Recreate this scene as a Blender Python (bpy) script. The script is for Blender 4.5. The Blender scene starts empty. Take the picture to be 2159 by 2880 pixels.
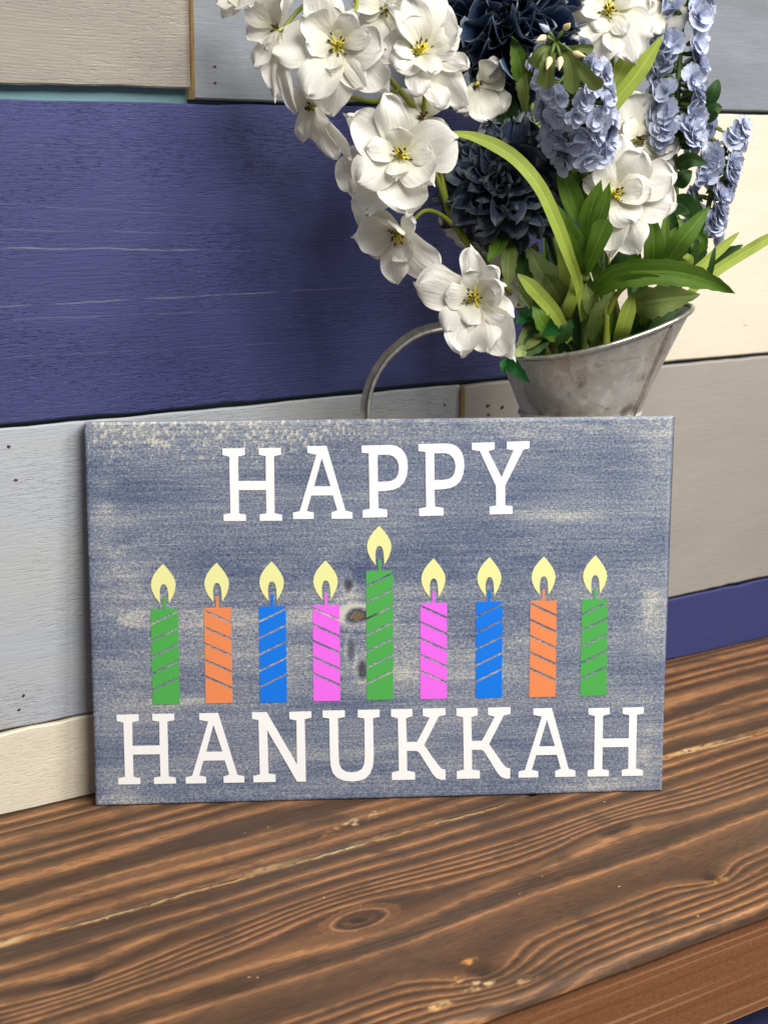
import bpy, bmesh, math, random
import numpy as np
from mathutils import Vector, Matrix
scene = bpy.context.scene
col = scene.collection
R = math.radians
random.seed(7)

# ------------------------------------------------------------------ camera, light, exposure
CAM = Vector((0.0, -1.1811, 0.5081))
PITCH, ROLL, YAW, FPX, PW, PH = R(12.04), R(0.08), R(35.39), 4712.9, 2159.0, 2880.0
FW = Vector((math.sin(YAW)*math.cos(PITCH), math.cos(YAW)*math.cos(PITCH), -math.sin(PITCH)))
RT = Vector((math.cos(YAW), -math.sin(YAW), 0.0))
UP = RT.cross(FW)
RT = (RT*math.cos(ROLL) + UP*math.sin(ROLL)).normalized()
UP = RT.cross(FW).normalized()
cd = bpy.data.cameras.new('camera')
cam = bpy.data.objects.new('camera', cd); col.objects.link(cam)
cam.matrix_world = Matrix(((RT.x, UP.x, -FW.x, CAM.x), (RT.y, UP.y, -FW.y, CAM.y), (RT.z, UP.z, -FW.z, CAM.z), (0, 0, 0, 1)))
cd.sensor_fit = 'VERTICAL'; cd.sensor_height = 24.0; cd.sensor_width = 18.0
cd.lens = 24.0*FPX/PH
cd.clip_start = 0.02; cd.clip_end = 60
cd.dof.use_dof = True; cd.dof.focus_distance = 1.30; cd.dof.aperture_fstop = 6.3
scene.camera = cam

world = bpy.data.worlds.new('World'); scene.world = world; world.use_nodes = True
bg = world.node_tree.nodes['Background']
bg.inputs[0].default_value = (0.97, 0.98, 1.0, 1); bg.inputs[1].default_value = 0.22

def area(name, loc, target, size, power, colour):
    l = bpy.data.lights.new(name, 'AREA'); l.shape = 'RECTANGLE'; l.size, l.size_y = size
    l.energy = power; l.color = colour
    o = bpy.data.objects.new(name, l); col.objects.link(o); o.location = loc
    o.rotation_euler = (Vector(target)-Vector(loc)).to_track_quat('-Z', 'Y').to_euler()
    return o
area('ceiling_panel_light', (0.78, -1.80, 2.05), (0.8, -0.15, 0.25), (1.3, 1.0), 63, (1.0, 0.972, 0.93))
area('side_panel_light', (2.0, -1.6, 1.9), (0.8, -0.15, 0.25), (0.8, 0.8), 42, (1.0, 0.975, 0.94))

scene.view_settings.view_transform = 'Standard'; scene.view_settings.look = 'None'
scene.view_settings.exposure = 0.30; scene.view_settings.gamma = 1.0
scene.render.engine = 'CYCLES'

# ------------------------------------------------------------------ helpers
def at(px, py, depth):
    """a point of the room seen at photo pixel (px, py), `depth` metres in front of the lens"""
    return CAM + (FW + RT*((px-PW/2)/FPX) - UP*((py-PH/2)/FPX))*depth

def s2l(c):
    return tuple((v/255/12.92 if v/255 <= 0.04045 else ((v/255+0.055)/1.055)**2.4) for v in c)

def tag(o, label=None, cat=None, group=None, kind=None):
    if label: o['label'] = label
    if cat: o['category'] = cat
    if group: o['group'] = group
    if kind: o['kind'] = kind
    return o

def wpos(o):
    p = Vector(o.location)
    while o.parent:
        o = o.parent; p += Vector(o.location)
    return p

def empty(name, loc=(0, 0, 0), parent=None):
    o = bpy.data.objects.new(name, None); o.empty_display_size = 0.02
    col.objects.link(o)
    if parent is not None:
        o.parent = parent; o.location = Vector(loc)-wpos(parent)
    else: o.location = loc
    return o

def link(name, me, parent=None, mats=(), loc=None, mat=None):
    """link mesh data; vertices in world space unless loc/mat is given. Parents are only ever moved, never turned."""
    o = bpy.data.objects.new(name, me); col.objects.link(o)
    for m in mats:
        if m.name not in [x.name for x in me.materials if x]: me.materials.append(m)
    base = wpos(parent) if parent is not None else Vector((0, 0, 0))
    if parent is not None: o.parent = parent
    if mat is not None:
        m = mat.copy(); m.translation = m.translation-base; o.matrix_local = m
    elif loc is not None: o.location = Vector(loc)-base
    else: o.location = -base
    return o

def mesh(name, verts, faces, smooth=True, uvs=None, mi=None):
    me = bpy.data.meshes.new(name)
    me.from_pydata([tuple(v) for v in verts], [], faces); me.update()
    if smooth: me.polygons.foreach_set('use_smooth', [True]*len(me.polygons))
    if uvs is not None:
        l = me.uv_layers.new(name='UVMap')
        idx = np.zeros(len(me.loops), dtype=np.int32); me.loops.foreach_get('vertex_index', idx)
        l.data.foreach_set('uv', np.asarray(uvs, dtype=np.float32)[idx].ravel())
    if mi is not None: me.polygons.foreach_set('material_index', mi)
    return me

def grid_faces(nu, nv, off=0, closed=False):
    f = []
    for j in range(nv-1):
        for i in range(nu if closed else nu-1):
            a = off+j*nu+i; b = off+j*nu+(i+1) % nu
            f.append((a, b, b+nu, a+nu))
    return f

def tube(name, pts, radii, mats, parent=None, n=8, cap=True):
    pts = [Vector(p) for p in pts]
    if not hasattr(radii, '__len__'): radii = [radii]*len(pts)
    v = []; f = []; prev = None
    for i, p in enumerate(pts):
        t = (pts[min(i+1, len(pts)-1)]-pts[max(i-1, 0)]).normalized()
        if prev is None:
            prev = t.orthogonal().normalized()
        s = (prev-t*prev.dot(t)).normalized(); prev = s
        b = t.cross(s)
        for k in range(n):
            a = 2*math.pi*k/n
            v.append(p+(s*math.cos(a)+b*math.sin(a))*radii[i])
    f = grid_faces(n, len(pts), 0, True)
    if cap:
        f.append(tuple(range(n-1, -1, -1))); f.append(tuple(range((len(pts)-1)*n, len(pts)*n)))
    return link(name, mesh(name, v, f), parent, mats)

def spline(pts, n):
    """Catmull-Rom through pts, n samples"""
    pts = [Vector(p) for p in pts]
    P = [pts[0]*2-pts[1]]+pts+[pts[-1]*2-pts[-2]]
    out = []
    for k in range(n):
        x = k/(n-1)*(len(pts)-1); i = min(int(x), len(pts)-2); t = x-i
        a, b, c, d = P[i:i+4]
        out.append(0.5*((2*b)+(c-a)*t+(2*a-5*b+4*c-d)*t*t+(3*b-a-3*c+d)*t**3))
    return out

_rng = np.random.RandomState(3)
_LAT = _rng.rand(256, 256)
def vnoise(x, y, seed=0):
    """smooth 2-D value noise in 0..1 (numpy arrays)"""
    x = np.asarray(x, float)+seed*17.31; y = np.asarray(y, float)+seed*5.77
    xi = np.floor(x).astype(int); yi = np.floor(y).astype(int)
    fx = x-xi; fy = y-yi
    fx = fx*fx*fx*(fx*(fx*6-15)+10); fy = fy*fy*fy*(fy*(fy*6-15)+10)
    g = lambda a, b: _LAT[a % 256, b % 256]
    return (g(xi, yi)*(1-fx)+g(xi+1, yi)*fx)*(1-fy)+(g(xi, yi+1)*(1-fx)+g(xi+1, yi+1)*fx)*fy
def fbm(x, y, seed=0, o=4):
    s = 0; a = 0.5; n = 0
    for k in range(o):
        s = s+a*vnoise(x*2**k, y*2**k, seed+k*3); n += a; a *= 0.5
    return s/n

def attr(me, name, vals):
    a = me.attributes.new(name, 'FLOAT', 'POINT'); a.data.foreach_set('value', np.asarray(vals, dtype=np.float32).ravel())

# ------------------------------------------------------------------ node materials
class NT:
    def __init__(self, name):
        self.m = bpy.data.materials.new(name); self.m.use_nodes = True
        self.t = self.m.node_tree; self.t.nodes.clear()
        self.out = self.t.nodes.new('ShaderNodeOutputMaterial')
    def n(self, typ, **kw):
        nd = self.t.nodes.new(typ)
        for k, v in kw.items(): setattr(nd, k, v)
        return nd
    def set(self, sock, v):
        if isinstance(v, bpy.types.NodeSocket): self.t.links.new(v, sock)
        elif hasattr(v, '__len__') and len(v) == 3 and sock.type == 'RGBA': sock.default_value = (*v, 1)
        else: sock.default_value = v
    def math(self, op, a, b=0.0, c=0.0, clamp=False):
        nd = self.n('ShaderNodeMath', operation=op, use_clamp=clamp)
        self.set(nd.inputs[0], a); self.set(nd.inputs[1], b); self.set(nd.inputs[2], c)
        return nd.outputs[0]
    def mix(self, f, a, b, blend='MIX'):
        nd = self.n('ShaderNodeMix', data_type='RGBA', blend_type=blend)
        self.set(nd.inputs[0], f); self.set(nd.inputs[6], a); self.set(nd.inputs[7], b)
        return nd.outputs[2]
    def coord(self, which='Object'):
        return self.n('ShaderNodeTexCoord').outputs[which]
    def map(self, vec, scale=(1, 1, 1), loc=(0, 0, 0)):
        nd = self.n('ShaderNodeMapping'); self.set(nd.inputs[0], vec)
        nd.inputs['Scale'].default_value = scale; nd.inputs['Location'].default_value = loc
        return nd.outputs[0]
    def noise(self, vec, scale=5.0, detail=4.0, rough=0.55, dist=0.0, out=0):
        nd = self.n('ShaderNodeTexNoise'); self.set(nd.inputs['Vector'], vec)
        nd.inputs['Scale'].default_value = scale; nd.inputs['Detail'].default_value = detail
        nd.inputs['Roughness'].default_value = rough; nd.inputs['Distortion'].default_value = dist
        return nd.outputs[out]
    def ramp(self, f, stops, interp='LINEAR'):
        nd = self.n('ShaderNodeValToRGB'); self.set(nd.inputs[0], f); r = nd.color_ramp; r.interpolation = interp
        while len(r.elements) < len(stops): r.elements.new(0.5)
        for e, (p, c) in zip(r.elements, stops):
            e.position = p; e.color = (*c, 1) if hasattr(c, '__len__') else (c, c, c, 1)
        return nd.outputs[0]
    def sub(self, v, lo, hi):
        nd = self.n('ShaderNodeMapRange'); self.set(nd.inputs[0], v)
        nd.inputs[1].default_value = lo; nd.inputs[2].default_value = hi
        return nd.outputs[0]
    def attr(self, name):
        return self.n('ShaderNodeAttribute', attribute_name=name).outputs['Fac']
    def bump(self, h, strength=0.3, dist=0.001, normal=None):
        nd = self.n('ShaderNodeBump'); self.set(nd.inputs['Height'], h)
        nd.inputs['Strength'].default_value = strength; nd.inputs['Distance'].default_value = dist
        if normal is not None: self.set(nd.inputs['Normal'], normal)
        return nd.outputs[0]
    def bsdf(self, colour, rough=0.6, metal=0.0, normal=None, spec=0.5, out=True):
        nd = self.n('ShaderNodeBsdfPrincipled')
        self.set(nd.inputs['Base Color'], colour); self.set(nd.inputs['Roughness'], rough)
        self.set(nd.inputs['Metallic'], metal); self.set(nd.inputs['Specular IOR Level'], spec)
        if normal is not None: self.set(nd.inputs['Normal'], normal)
        if out: self.t.links.new(nd.outputs[0], self.out.inputs[0])
        return nd.outputs[0]

def plank_mat(name, base, alt, rough_tex=1.0, seed=0.0, scratch=None, streak=0.5, rings=False, spec=0.3, spots=0.0):
    """painted rough-sawn board; grain runs along x"""
    t = NT(name); c = t.map(t.coord(), (1, 1, 1), (seed*1.7, 0, seed*0.9))
    if rings:
        # cathedral grain: rings of a log cut flat
        w = t.map(c, (1.0, 1.0, 5.2))
        wav = t.n('ShaderNodeTexWave', wave_type='RINGS', rings_direction='Y', wave_profile='SAW')
        t.set(wav.inputs['Vector'], t.map(t.coord(), (1.0, 0.0, 3.1), (-0.585, 0, -2.17)))
        wav.inputs['Scale'].default_value = 42.0; wav.inputs['Distortion'].default_value = 1.3
        wav.inputs['Detail'].default_value = 3.0; wav.inputs['Detail Scale'].default_value = 1.5
        ring = wav.outputs['Fac']
    fib = t.noise(t.map(c, (30, 30, 560)), 1.0, 4.0, 0.62, 0.3)
    tear = t.noise(t.map(c, (95, 95, 620)), 1.0, 3.0, 0.65, 0.5)
    zone = t.sub(t.noise(t.map(c, (7, 7, 16), (4, 4, 4)), 1.0, 2.0, 0.5), 0.34, 0.62)
    tear = t.math('MULTIPLY', t.sub(tear, 0.52, 0.68), zone)
    big = t.noise(t.map(c, (3.2, 3.2, 14)), 1.0, 4.0, 0.6, 0.4)
    colr = t.mix(t.sub(big, 0.35, 0.68), base, alt)
    colr = t.mix(t.math('MULTIPLY', t.sub(fib, 0.38, 0.66), streak*0.34), colr, tuple(v*0.62 for v in base))
    colr = t.mix(t.math('MULTIPLY', tear, 0.09*rough_tex), colr, tuple(v*0.5 for v in base))
    h = t.math('ADD', t.math('MULTIPLY', fib, 0.6), t.math('MULTIPLY', tear, -0.7*rough_tex))
    if rings:
        colr = t.mix(t.math('MULTIPLY', t.sub(ring, 0.50, 1.0), 0.50), colr, tuple(v*0.55 for v in base))
        h = t.math('ADD', h, t.math('MULTIPLY', ring, -0.8))
    if scratch is not None:
        # long worn lines where the paint is rubbed off along the grain: (x, z, slope, reach, strength)
        sep = t.n('ShaderNodeSeparateXYZ'); t.set(sep.inputs[0], t.coord()); X, Z = sep.outputs[0], sep.outputs[2]
        wob = t.math('MULTIPLY', t.math('SUBTRACT', t.noise(t.map(c, (24, 24, 10)), 1.0, 3.0, 0.6), 0.5), 0.0040)
        brk = t.noise(t.map(c, (28, 28, 60)), 1.0, 3.0, 0.6)
        for (lx, lz, sl, reach, st) in scratch[1]:
            d = t.math('SUBTRACT', t.math('ADD', Z, wob), t.math('ADD', lz-sl*lx, t.math('MULTIPLY', X, sl)))
            f = t.math('MULTIPLY', t.sub(t.math('ABSOLUTE', d), 0.0008, 0.0002), t.sub(X, lx+reach, lx+reach*0.6))
            f = t.math('MULTIPLY', f, t.sub(brk, 0.36, 0.58))
            colr = t.mix(t.math('MULTIPLY', f, st), colr, scratch[0])
        v = t.n('ShaderNodeTexVoronoi'); t.set(v.inputs['Vector'], t.map(c, (40, 40, 44))); v.inputs['Scale'].default_value = 1.0
        sp = t.sub(v.outputs['Distance'], 0.055, 0.03)
        pick = t.noise(t.map(c, (14, 14, 14)), 1.0, 0.0, 0.5)
        colr = t.mix(t.math('MULTIPLY', sp, t.sub(pick, 0.60, 0.64)), colr, (0.75, 0.73, 0.68))
    if spots:
        v = t.n('ShaderNodeTexVoronoi'); t.set(v.inputs['Vector'], t.map(c, (21, 21, 60))); v.inputs['Scale'].default_value = 1.0
        sp = t.sub(v.outputs['Distance'], 0.10, 0.05)
        pick = t.noise(t.map(c, (17, 17, 23)), 1.0, 0.0, 0.5)
        m = t.math('MULTIPLY', sp, t.sub(pick, 0.57, 0.60))
        colr = t.mix(t.math('MULTIPLY', m, spots), colr, (0.06, 0.045, 0.03))
        h = t.math('SUBTRACT', h, t.math('MULTIPLY', m, 1.5))
    nrm = t.bump(h, min(1.0, 0.46*rough_tex), 0.0012)
    t.bsdf(colr, 0.62, 0.0, nrm, spec)
    return t.m

def raw_wood(name, base=(0.86, 0.63, 0.32), dark=(0.68, 0.43, 0.18)):
    t = NT(name); c = t.coord()
    f = t.noise(t.map(c, (300, 300, 60)), 1.0, 4.0, 0.6)
    t.bsdf(t.mix(t.sub(f, 0.35, 0.65), base, dark), 0.8, 0, t.bump(f, 0.6, 0.001), 0.2)
    return t.m

NAVY = (0.026, 0.031, 0.118); NAVY2 = (0.034, 0.040, 0.140)
NAVY_LINES = [(0.48, 0.4545, -0.041, 0.22, 0.14), (0.48, 0.4411, -0.041, 0.24, 0.42), (0.48, 0.3975, 0.000, 0.40, 0.30), (0.48, 0.3878, -0.017, 0.30, 0.12), (0.48, 0.4740, -0.075, 0.20, 0.10), (0.48, 0.3600, -0.02, 0.35, 0.10)]
M = {}
M['plank_taupe'] = plank_mat('taupe_paint', (0.315, 0.285, 0.245), (0.37, 0.335, 0.285), 1.2, 1.0, rings=True, streak=0.6)
M['plank_greyblue'] = plank_mat('greyblue_paint', (0.165, 0.178, 0.195), (0.215, 0.232, 0.262), 0.7, 2.0, streak=0.9)
M['plank_navy'] = plank_mat('navy_paint', NAVY, NAVY2, 1.5, 3.0, scratch=((0.34, 0.31, 0.32), NAVY_LINES), streak=0.4, spec=0.45)
M['plank_navy_low'] = plank_mat('navy_paint_smooth', NAVY, NAVY2, 0.6, 8.0, streak=0.3, spec=0.4, spots=0.3)
M['plank_cream'] = plank_mat('cream_paint', (0.60, 0.535, 0.425), (0.66, 0.595, 0.48), 0.6, 4.0, streak=0.35, spots=0.25)
M['plank_cream_low'] = plank_mat('cream_paint_low', (0.62, 0.56, 0.44), (0.67, 0.61, 0.49), 0.9, 5.0, streak=0.4)
M['plank_palegrey'] = plank_mat('palegrey_paint', (0.39, 0.40, 0.40), (0.36, 0.395, 0.45), 1.15, 6.0, streak=0.65)
M['plank_drab'] = plank_mat('drab_paint', (0.275, 0.256, 0.230), (0.31, 0.287, 0.256), 0.7, 7.0, streak=0.4)
M['raw'] = raw_wood('raw_plank_end')
t = NT('teal_wall_paint'); t.bsdf((0.10, 0.20, 0.212), 0.6); M['teal'] = t.m

# ------------------------------------------------------------------ the wall of planks
def box_mesh(name, x0, x1, y0, y1, z0, z1):
    v = [(x, y, z) for x in (x0, x1) for y in (y0, y1) for z in (z0, z1)]
    f = [(0, 1, 3, 2), (4, 6, 7, 5), (0, 4, 5, 1), (2, 3, 7, 6), (0, 2, 6, 4), (1, 5, 7, 3)]
    return mesh(name, v, f, smooth=False)

wall = link('wall', box_mesh('wall', -0.6, 2.6, 0.0120, 0.06, -0.6, 0.82), None, [M['teal']])
tag(wall, kind='structure')

def wall_plank(x0, x1, z0, z1, front, mat, seed, parent=wall):
    """one board: uneven sawn edges, eased arrises, raw ends"""
    rng = np.random.RandomState(seed)
    n = max(8, int((x1-x0)/0.012)); xs = np.linspace(x0, x1, n)
    jt = (fbm(xs*38, xs*0, seed)-0.5)*0.0026+(fbm(xs*5, xs*0, seed+3)-0.5)*0.003
    jb = (fbm(xs*38, xs*0, seed+7)-0.5)*0.0026+(fbm(xs*5, xs*0, seed+9)-0.5)*0.003
    e = 0.0014
    v = []; yb = 0.0118
    for i, x in enumerate(xs):
        zt, zb = z1+jt[i], z0+jb[i]
        for (y, z) in ((yb, zb), (front+e, zb), (front, zb+e), (front, zb+(zt-zb)/2), (front, zt-e), (front+e, zt), (yb, zt)):
            v.append((x, y, z))
    k = 7; f = []; mi = []
    for i in range(n-1):
        for j in range(k):
            a = i*k+j; b = i*k+(j+1) % k
            f.append((a, a+k, b+k, b)); mi.append(0)
    f.append(tuple(range(k))[::-1]); mi.append(1)
    f.append(tuple((n-1)*k+j for j in range(k))); mi.append(1)
    me = mesh('plank', v, f, smooth=False, mi=mi)
    bm = bmesh.new(); bm.from_mesh(me); bmesh.ops.recalc_face_normals(bm, faces=bm.faces); bm.to_mesh(me); bm.free()
    o = link('plank', me, parent, [mat, M['raw']])
    return o

Z1, Z2, Z3 = 0.549, 0.3069, 0.0671
p_taupe = wall_plank(-0.10, 0.6560, Z1+0.0085, 0.79, 0.003, M['plank_taupe'], 11)
p_gb = wall_plank(0.6572, 2.20, Z1+0.0015, 0.79, -0.0025, M['plank_greyblue'], 12)
p_navy = wall_plank(-0.15, 1.0700, Z2+0.0016, Z1-0.0016, 0.0, M['plank_navy'], 13)
p_cr = wall_plank(1.0720, 2.25, Z2+0.0018, Z1-0.0016, -0.002, M['plank_cream'], 14)
p_pg = wall_plank(-0.15, 0.9240, Z3+0.0012, Z2-0.0012, 0.002, M['plank_palegrey'], 15)
p_dr = wall_plank(0.9250, 2.25, Z3+0.0014, Z2-0.0016, -0.0045, M['plank_drab'], 16)
p_cl = wall_plank(-0.15, 0.8080, 0.0005, Z3-0.0010, 0.0, M['plank_cream_low'], 17)
p_nl = wall_plank(0.8100, 2.25, 0.0005, Z3-0.0012, -0.004, M['plank_navy_low'], 18)
for o, l in ((p_taupe, 'pale taupe rough-sawn plank'), (p_gb, 'grey-blue painted plank'), (p_navy, 'deep navy blue painted plank'),
             (p_cr, 'cream painted plank'), (p_pg, 'pale grey-blue weathered plank'), (p_dr, 'drab grey-brown plank'),
             (p_cl, 'cream plank resting on the tabletop'), (p_nl, 'navy plank resting on the tabletop')):
    o['label'] = l

t = NT('nail_hole_dark'); t.bsdf((0.06, 0.042, 0.028), 0.9, 0, None, 0.1); M['hole'] = t.m
def nail_hole(plank, x, front, z, r=0.0012):
    rng = random.Random(int(x*9999)); v = [(x, front-0.0002, z)]
    for k in range(9):
        a = 2*math.pi*k/9; q = r*rng.uniform(0.6, 1.25); v.append((x+q*1.35*math.cos(a), front-0.0002, z+q*math.sin(a)))
    link('nail_hole', mesh('nail_hole', v, [(0, 1+k, 1+(k+1) % 9) for k in range(9)], False), plank, [M['hole']])
NH_GB, NH_PG, NH_DR = [(0.6750, 0.5750), (0.6750, 0.5626)], [(0.4925, 0.2915), (0.4970, 0.2653), (0.4954, 0.0941), (0.4911, 0.0833), (0.9067, 0.2885)], [(0.9512, 0.2848), (0.9683, 0.2817), (0.9521, 0.2765)]
for x, z in NH_GB: nail_hole(p_gb, x, -0.0025, z)
for x, z in NH_PG: nail_hole(p_pg, x, 0.002, z)
for x, z in NH_DR: nail_hole(p_dr, x, -0.0045, z, 0.0018)

# ------------------------------------------------------------------ the dark stained tabletop
KN = [  # x, y, strength, half-length, half-width, kind : where the grain bends round knots
    (0.598, -0.312, 0.92, 0.090, 0.034, 'eye'), (0.622, -0.418, 0.026, 0.042, 0.032, 'swirl'), (0.842, -0.398, 0.015, 0.024, 0.018, 'swirl'),
    (0.846, -0.296, -0.016, 0.060, 0.024, 'swirl'), (0.405, -0.278, 0.014, 0.070, 0.022, 'swirl'), (0.62, -0.115, -0.014, 0.10, 0.020, 'swirl'), (1.05, -0.13, 0.016, 0.08, 0.02, 'swirl')]
def knot_xy(X, Y, k):
    dx = X-k[0]; dy = Y-k[1]
    return dx+0.15*dy, dy-0.10*dx
def grain_field(X, Y):
    s = Y+0.010*(fbm(X*2.2, Y*5, 2, 3)-0.5)*2+0.0022*(fbm(X*9, Y*20, 5, 2)-0.5)*2-0.02*X
    for k in KN:
        dx, dy = knot_xy(X, Y, k); e = (dx/k[3])**2+(dy/k[4])**2
        if k[5] == 'eye': s = s-k[2]*dy*np.exp(-e)
        else: s = s+k[2]*np.exp(-e)
    ph = s/0.0225+1.9*(vnoise(s/0.070, s*0, 9)-0.5)*2+0.50*(vnoise(s/0.017, s*0, 12)-0.5)*2
    for k in KN:
        if k[5] != 'eye': continue
        dx, dy = knot_xy(X, Y, k); r = np.sqrt((dx/(k[3]*0.33))**2+(dy/(k[4]*0.46))**2)
        m = np.clip((1.12-r)/0.12, 0, 1)
        ph = ph*(1-m)+(0.30+2.0*r)*m
    return s, ph

def wood_material():
    t = NT('dark_walnut_stain'); c = t.coord(); ph = t.attr('grain')
    fine = t.noise(t.map(c, (20, 420, 420)), 1.0, 4.0, 0.68, 0.2)
    ph2 = t.math('ADD', ph, t.math('MULTIPLY', t.math('SUBTRACT', fine, 0.5), 0.30))
    rag = t.noise(t.map(c, (85, 520, 520), (7, 3, 1)), 1.0, 3.0, 0.65, 0.3)
    ph2 = t.math('ADD', ph2, t.math('MULTIPLY', t.math('SUBTRACT', rag, 0.5), 0.42))
    fr = t.math('FRACT', ph2)
    # early wood soaks the stain (dark), late wood stays tan with one crisp edge
    band = t.ramp(fr, [(0.0, 0.40), (0.16, 0.30), (0.34, 0.06), (0.52, 0.02), (0.62, 0.20), (0.74, 0.38), (0.80, 0.86), (0.90, 1.0), (0.95, 0.62), (1.0, 0.40)])
    var = t.noise(t.map(c, (4, 11, 11)), 1.0, 4.0, 0.6, 0.5)
    dark = t.mix(t.sub(var, 0.35, 0.65), (0.042, 0.0205, 0.011), (0.050, 0.032, 0.022))
    light = t.mix(t.sub(var, 0.3, 0.7), (0.42, 0.195, 0.080), (0.32, 0.155, 0.069))
    amp = t.sub(t.noise(t.map(c, (7, 16, 16), (3, 1, 0)), 1.0, 3.0, 0.55), 0.30, 0.58)
    colr = t.mix(t.math('MULTIPLY', band, t.math('ADD', 0.42, t.math('MULTIPLY', amp, 0.58))), dark, light)
    colr = t.mix(t.math('MULTIPLY', t.sub(fine, 0.42, 0.72), 0.45), colr, t.mix(0.5, colr, (0.27, 0.14, 0.070)))
    pore = t.noise(t.map(c, (60, 900, 900)), 1.0, 2.0, 0.6)
    colr = t.mix(t.math('MULTIPLY', t.sub(pore, 0.56, 0.74), 0.45), colr, (0.030, 0.016, 0.010))
    blot = t.noise(t.map(c, (16, 26, 26), (9, 4, 0)), 1.0, 5.0, 0.62, 0.8)
    colr = t.mix(t.math('MULTIPLY', t.sub(blot, 0.52, 0.70), 0.70), colr, (0.052, 0.034, 0.024))
    kn = t.attr('knot'); colr = t.mix(t.math('MULTIPLY', kn, t.sub(fine, 0.25, 0.55)), colr, (0.035, 0.022, 0.015))
    chip = t.attr('chip'); chn = t.noise(t.map(c, (120, 260, 260)), 1.0, 4.0, 0.65)
    cf = t.math('MULTIPLY', chip, t.sub(chn, 0.34, 0.50), clamp=True)
    colr = t.mix(cf, colr, t.mix(t.sub(blot, 0.42, 0.6), (0.46, 0.21, 0.06), (0.64, 0.46, 0.23)))
    v = t.n('ShaderNodeTexVoronoi'); t.set(v.inputs['Vector'], t.map(c, (62, 95, 62))); v.inputs['Scale'].default_value = 1.0
    pick = t.noise(t.map(c, (19, 31, 20)), 1.0, 1.0, 0.5)
    colr = t.mix(t.math('MULTIPLY', t.sub(v.outputs['Distance'], 0.075, 0.04), t.sub(pick, 0.62, 0.66)), colr, (0.62, 0.45, 0.26))
    h = t.math('ADD', t.math('MULTIPLY', band, 0.04), t.math('ADD', t.math('MULTIPLY', fine, 0.5), t.math('MULTIPLY', pore, -0.5)))
    h = t.math('ADD', h, t.math('MULTIPLY', cf, -0.8))
    rg = t.math('ADD', 0.46, t.math('MULTIPLY', fine, 0.2))
    t.bsdf(colr, rg, 0.0, t.bump(h, 0.34, 0.0008), 0.18)
    return t.m
M['walnut'] = wood_material()

def front_material():
    t = NT('front_board_stain'); c = t.coord()
    lines = t.noise(t.map(c, (1.2, 1, 260)), 1.0, 3.0, 0.55, 0.1)
    fine = t.noise(t.map(c, (260, 260, 520)), 1.0, 4.0, 0.7)
    colr = t.mix(t.sub(fine, 0.35, 0.65), (0.150, 0.052, 0.017), (0.215, 0.085, 0.030))
    colr = t.mix(t.math('MULTIPLY', t.sub(lines, 0.56, 0.62), 0.6), colr, (0.42, 0.22, 0.11))
    colr = t.mix(t.math('MULTIPLY', t.sub(lines, 0.44, 0.38), 0.5), colr, (0.10, 0.036, 0.014))
    t.bsdf(colr, 0.5, 0, t.bump(fine, 0.4, 0.0006), 0.35)
    return t.m
M['front'] = front_material()

table = empty('wooden_table', (0.9, -0.23, -0.6))
tag(table, 'dark walnut-stained wooden tabletop with bold grain and knots, set against the plank wall', 'table')

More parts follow.
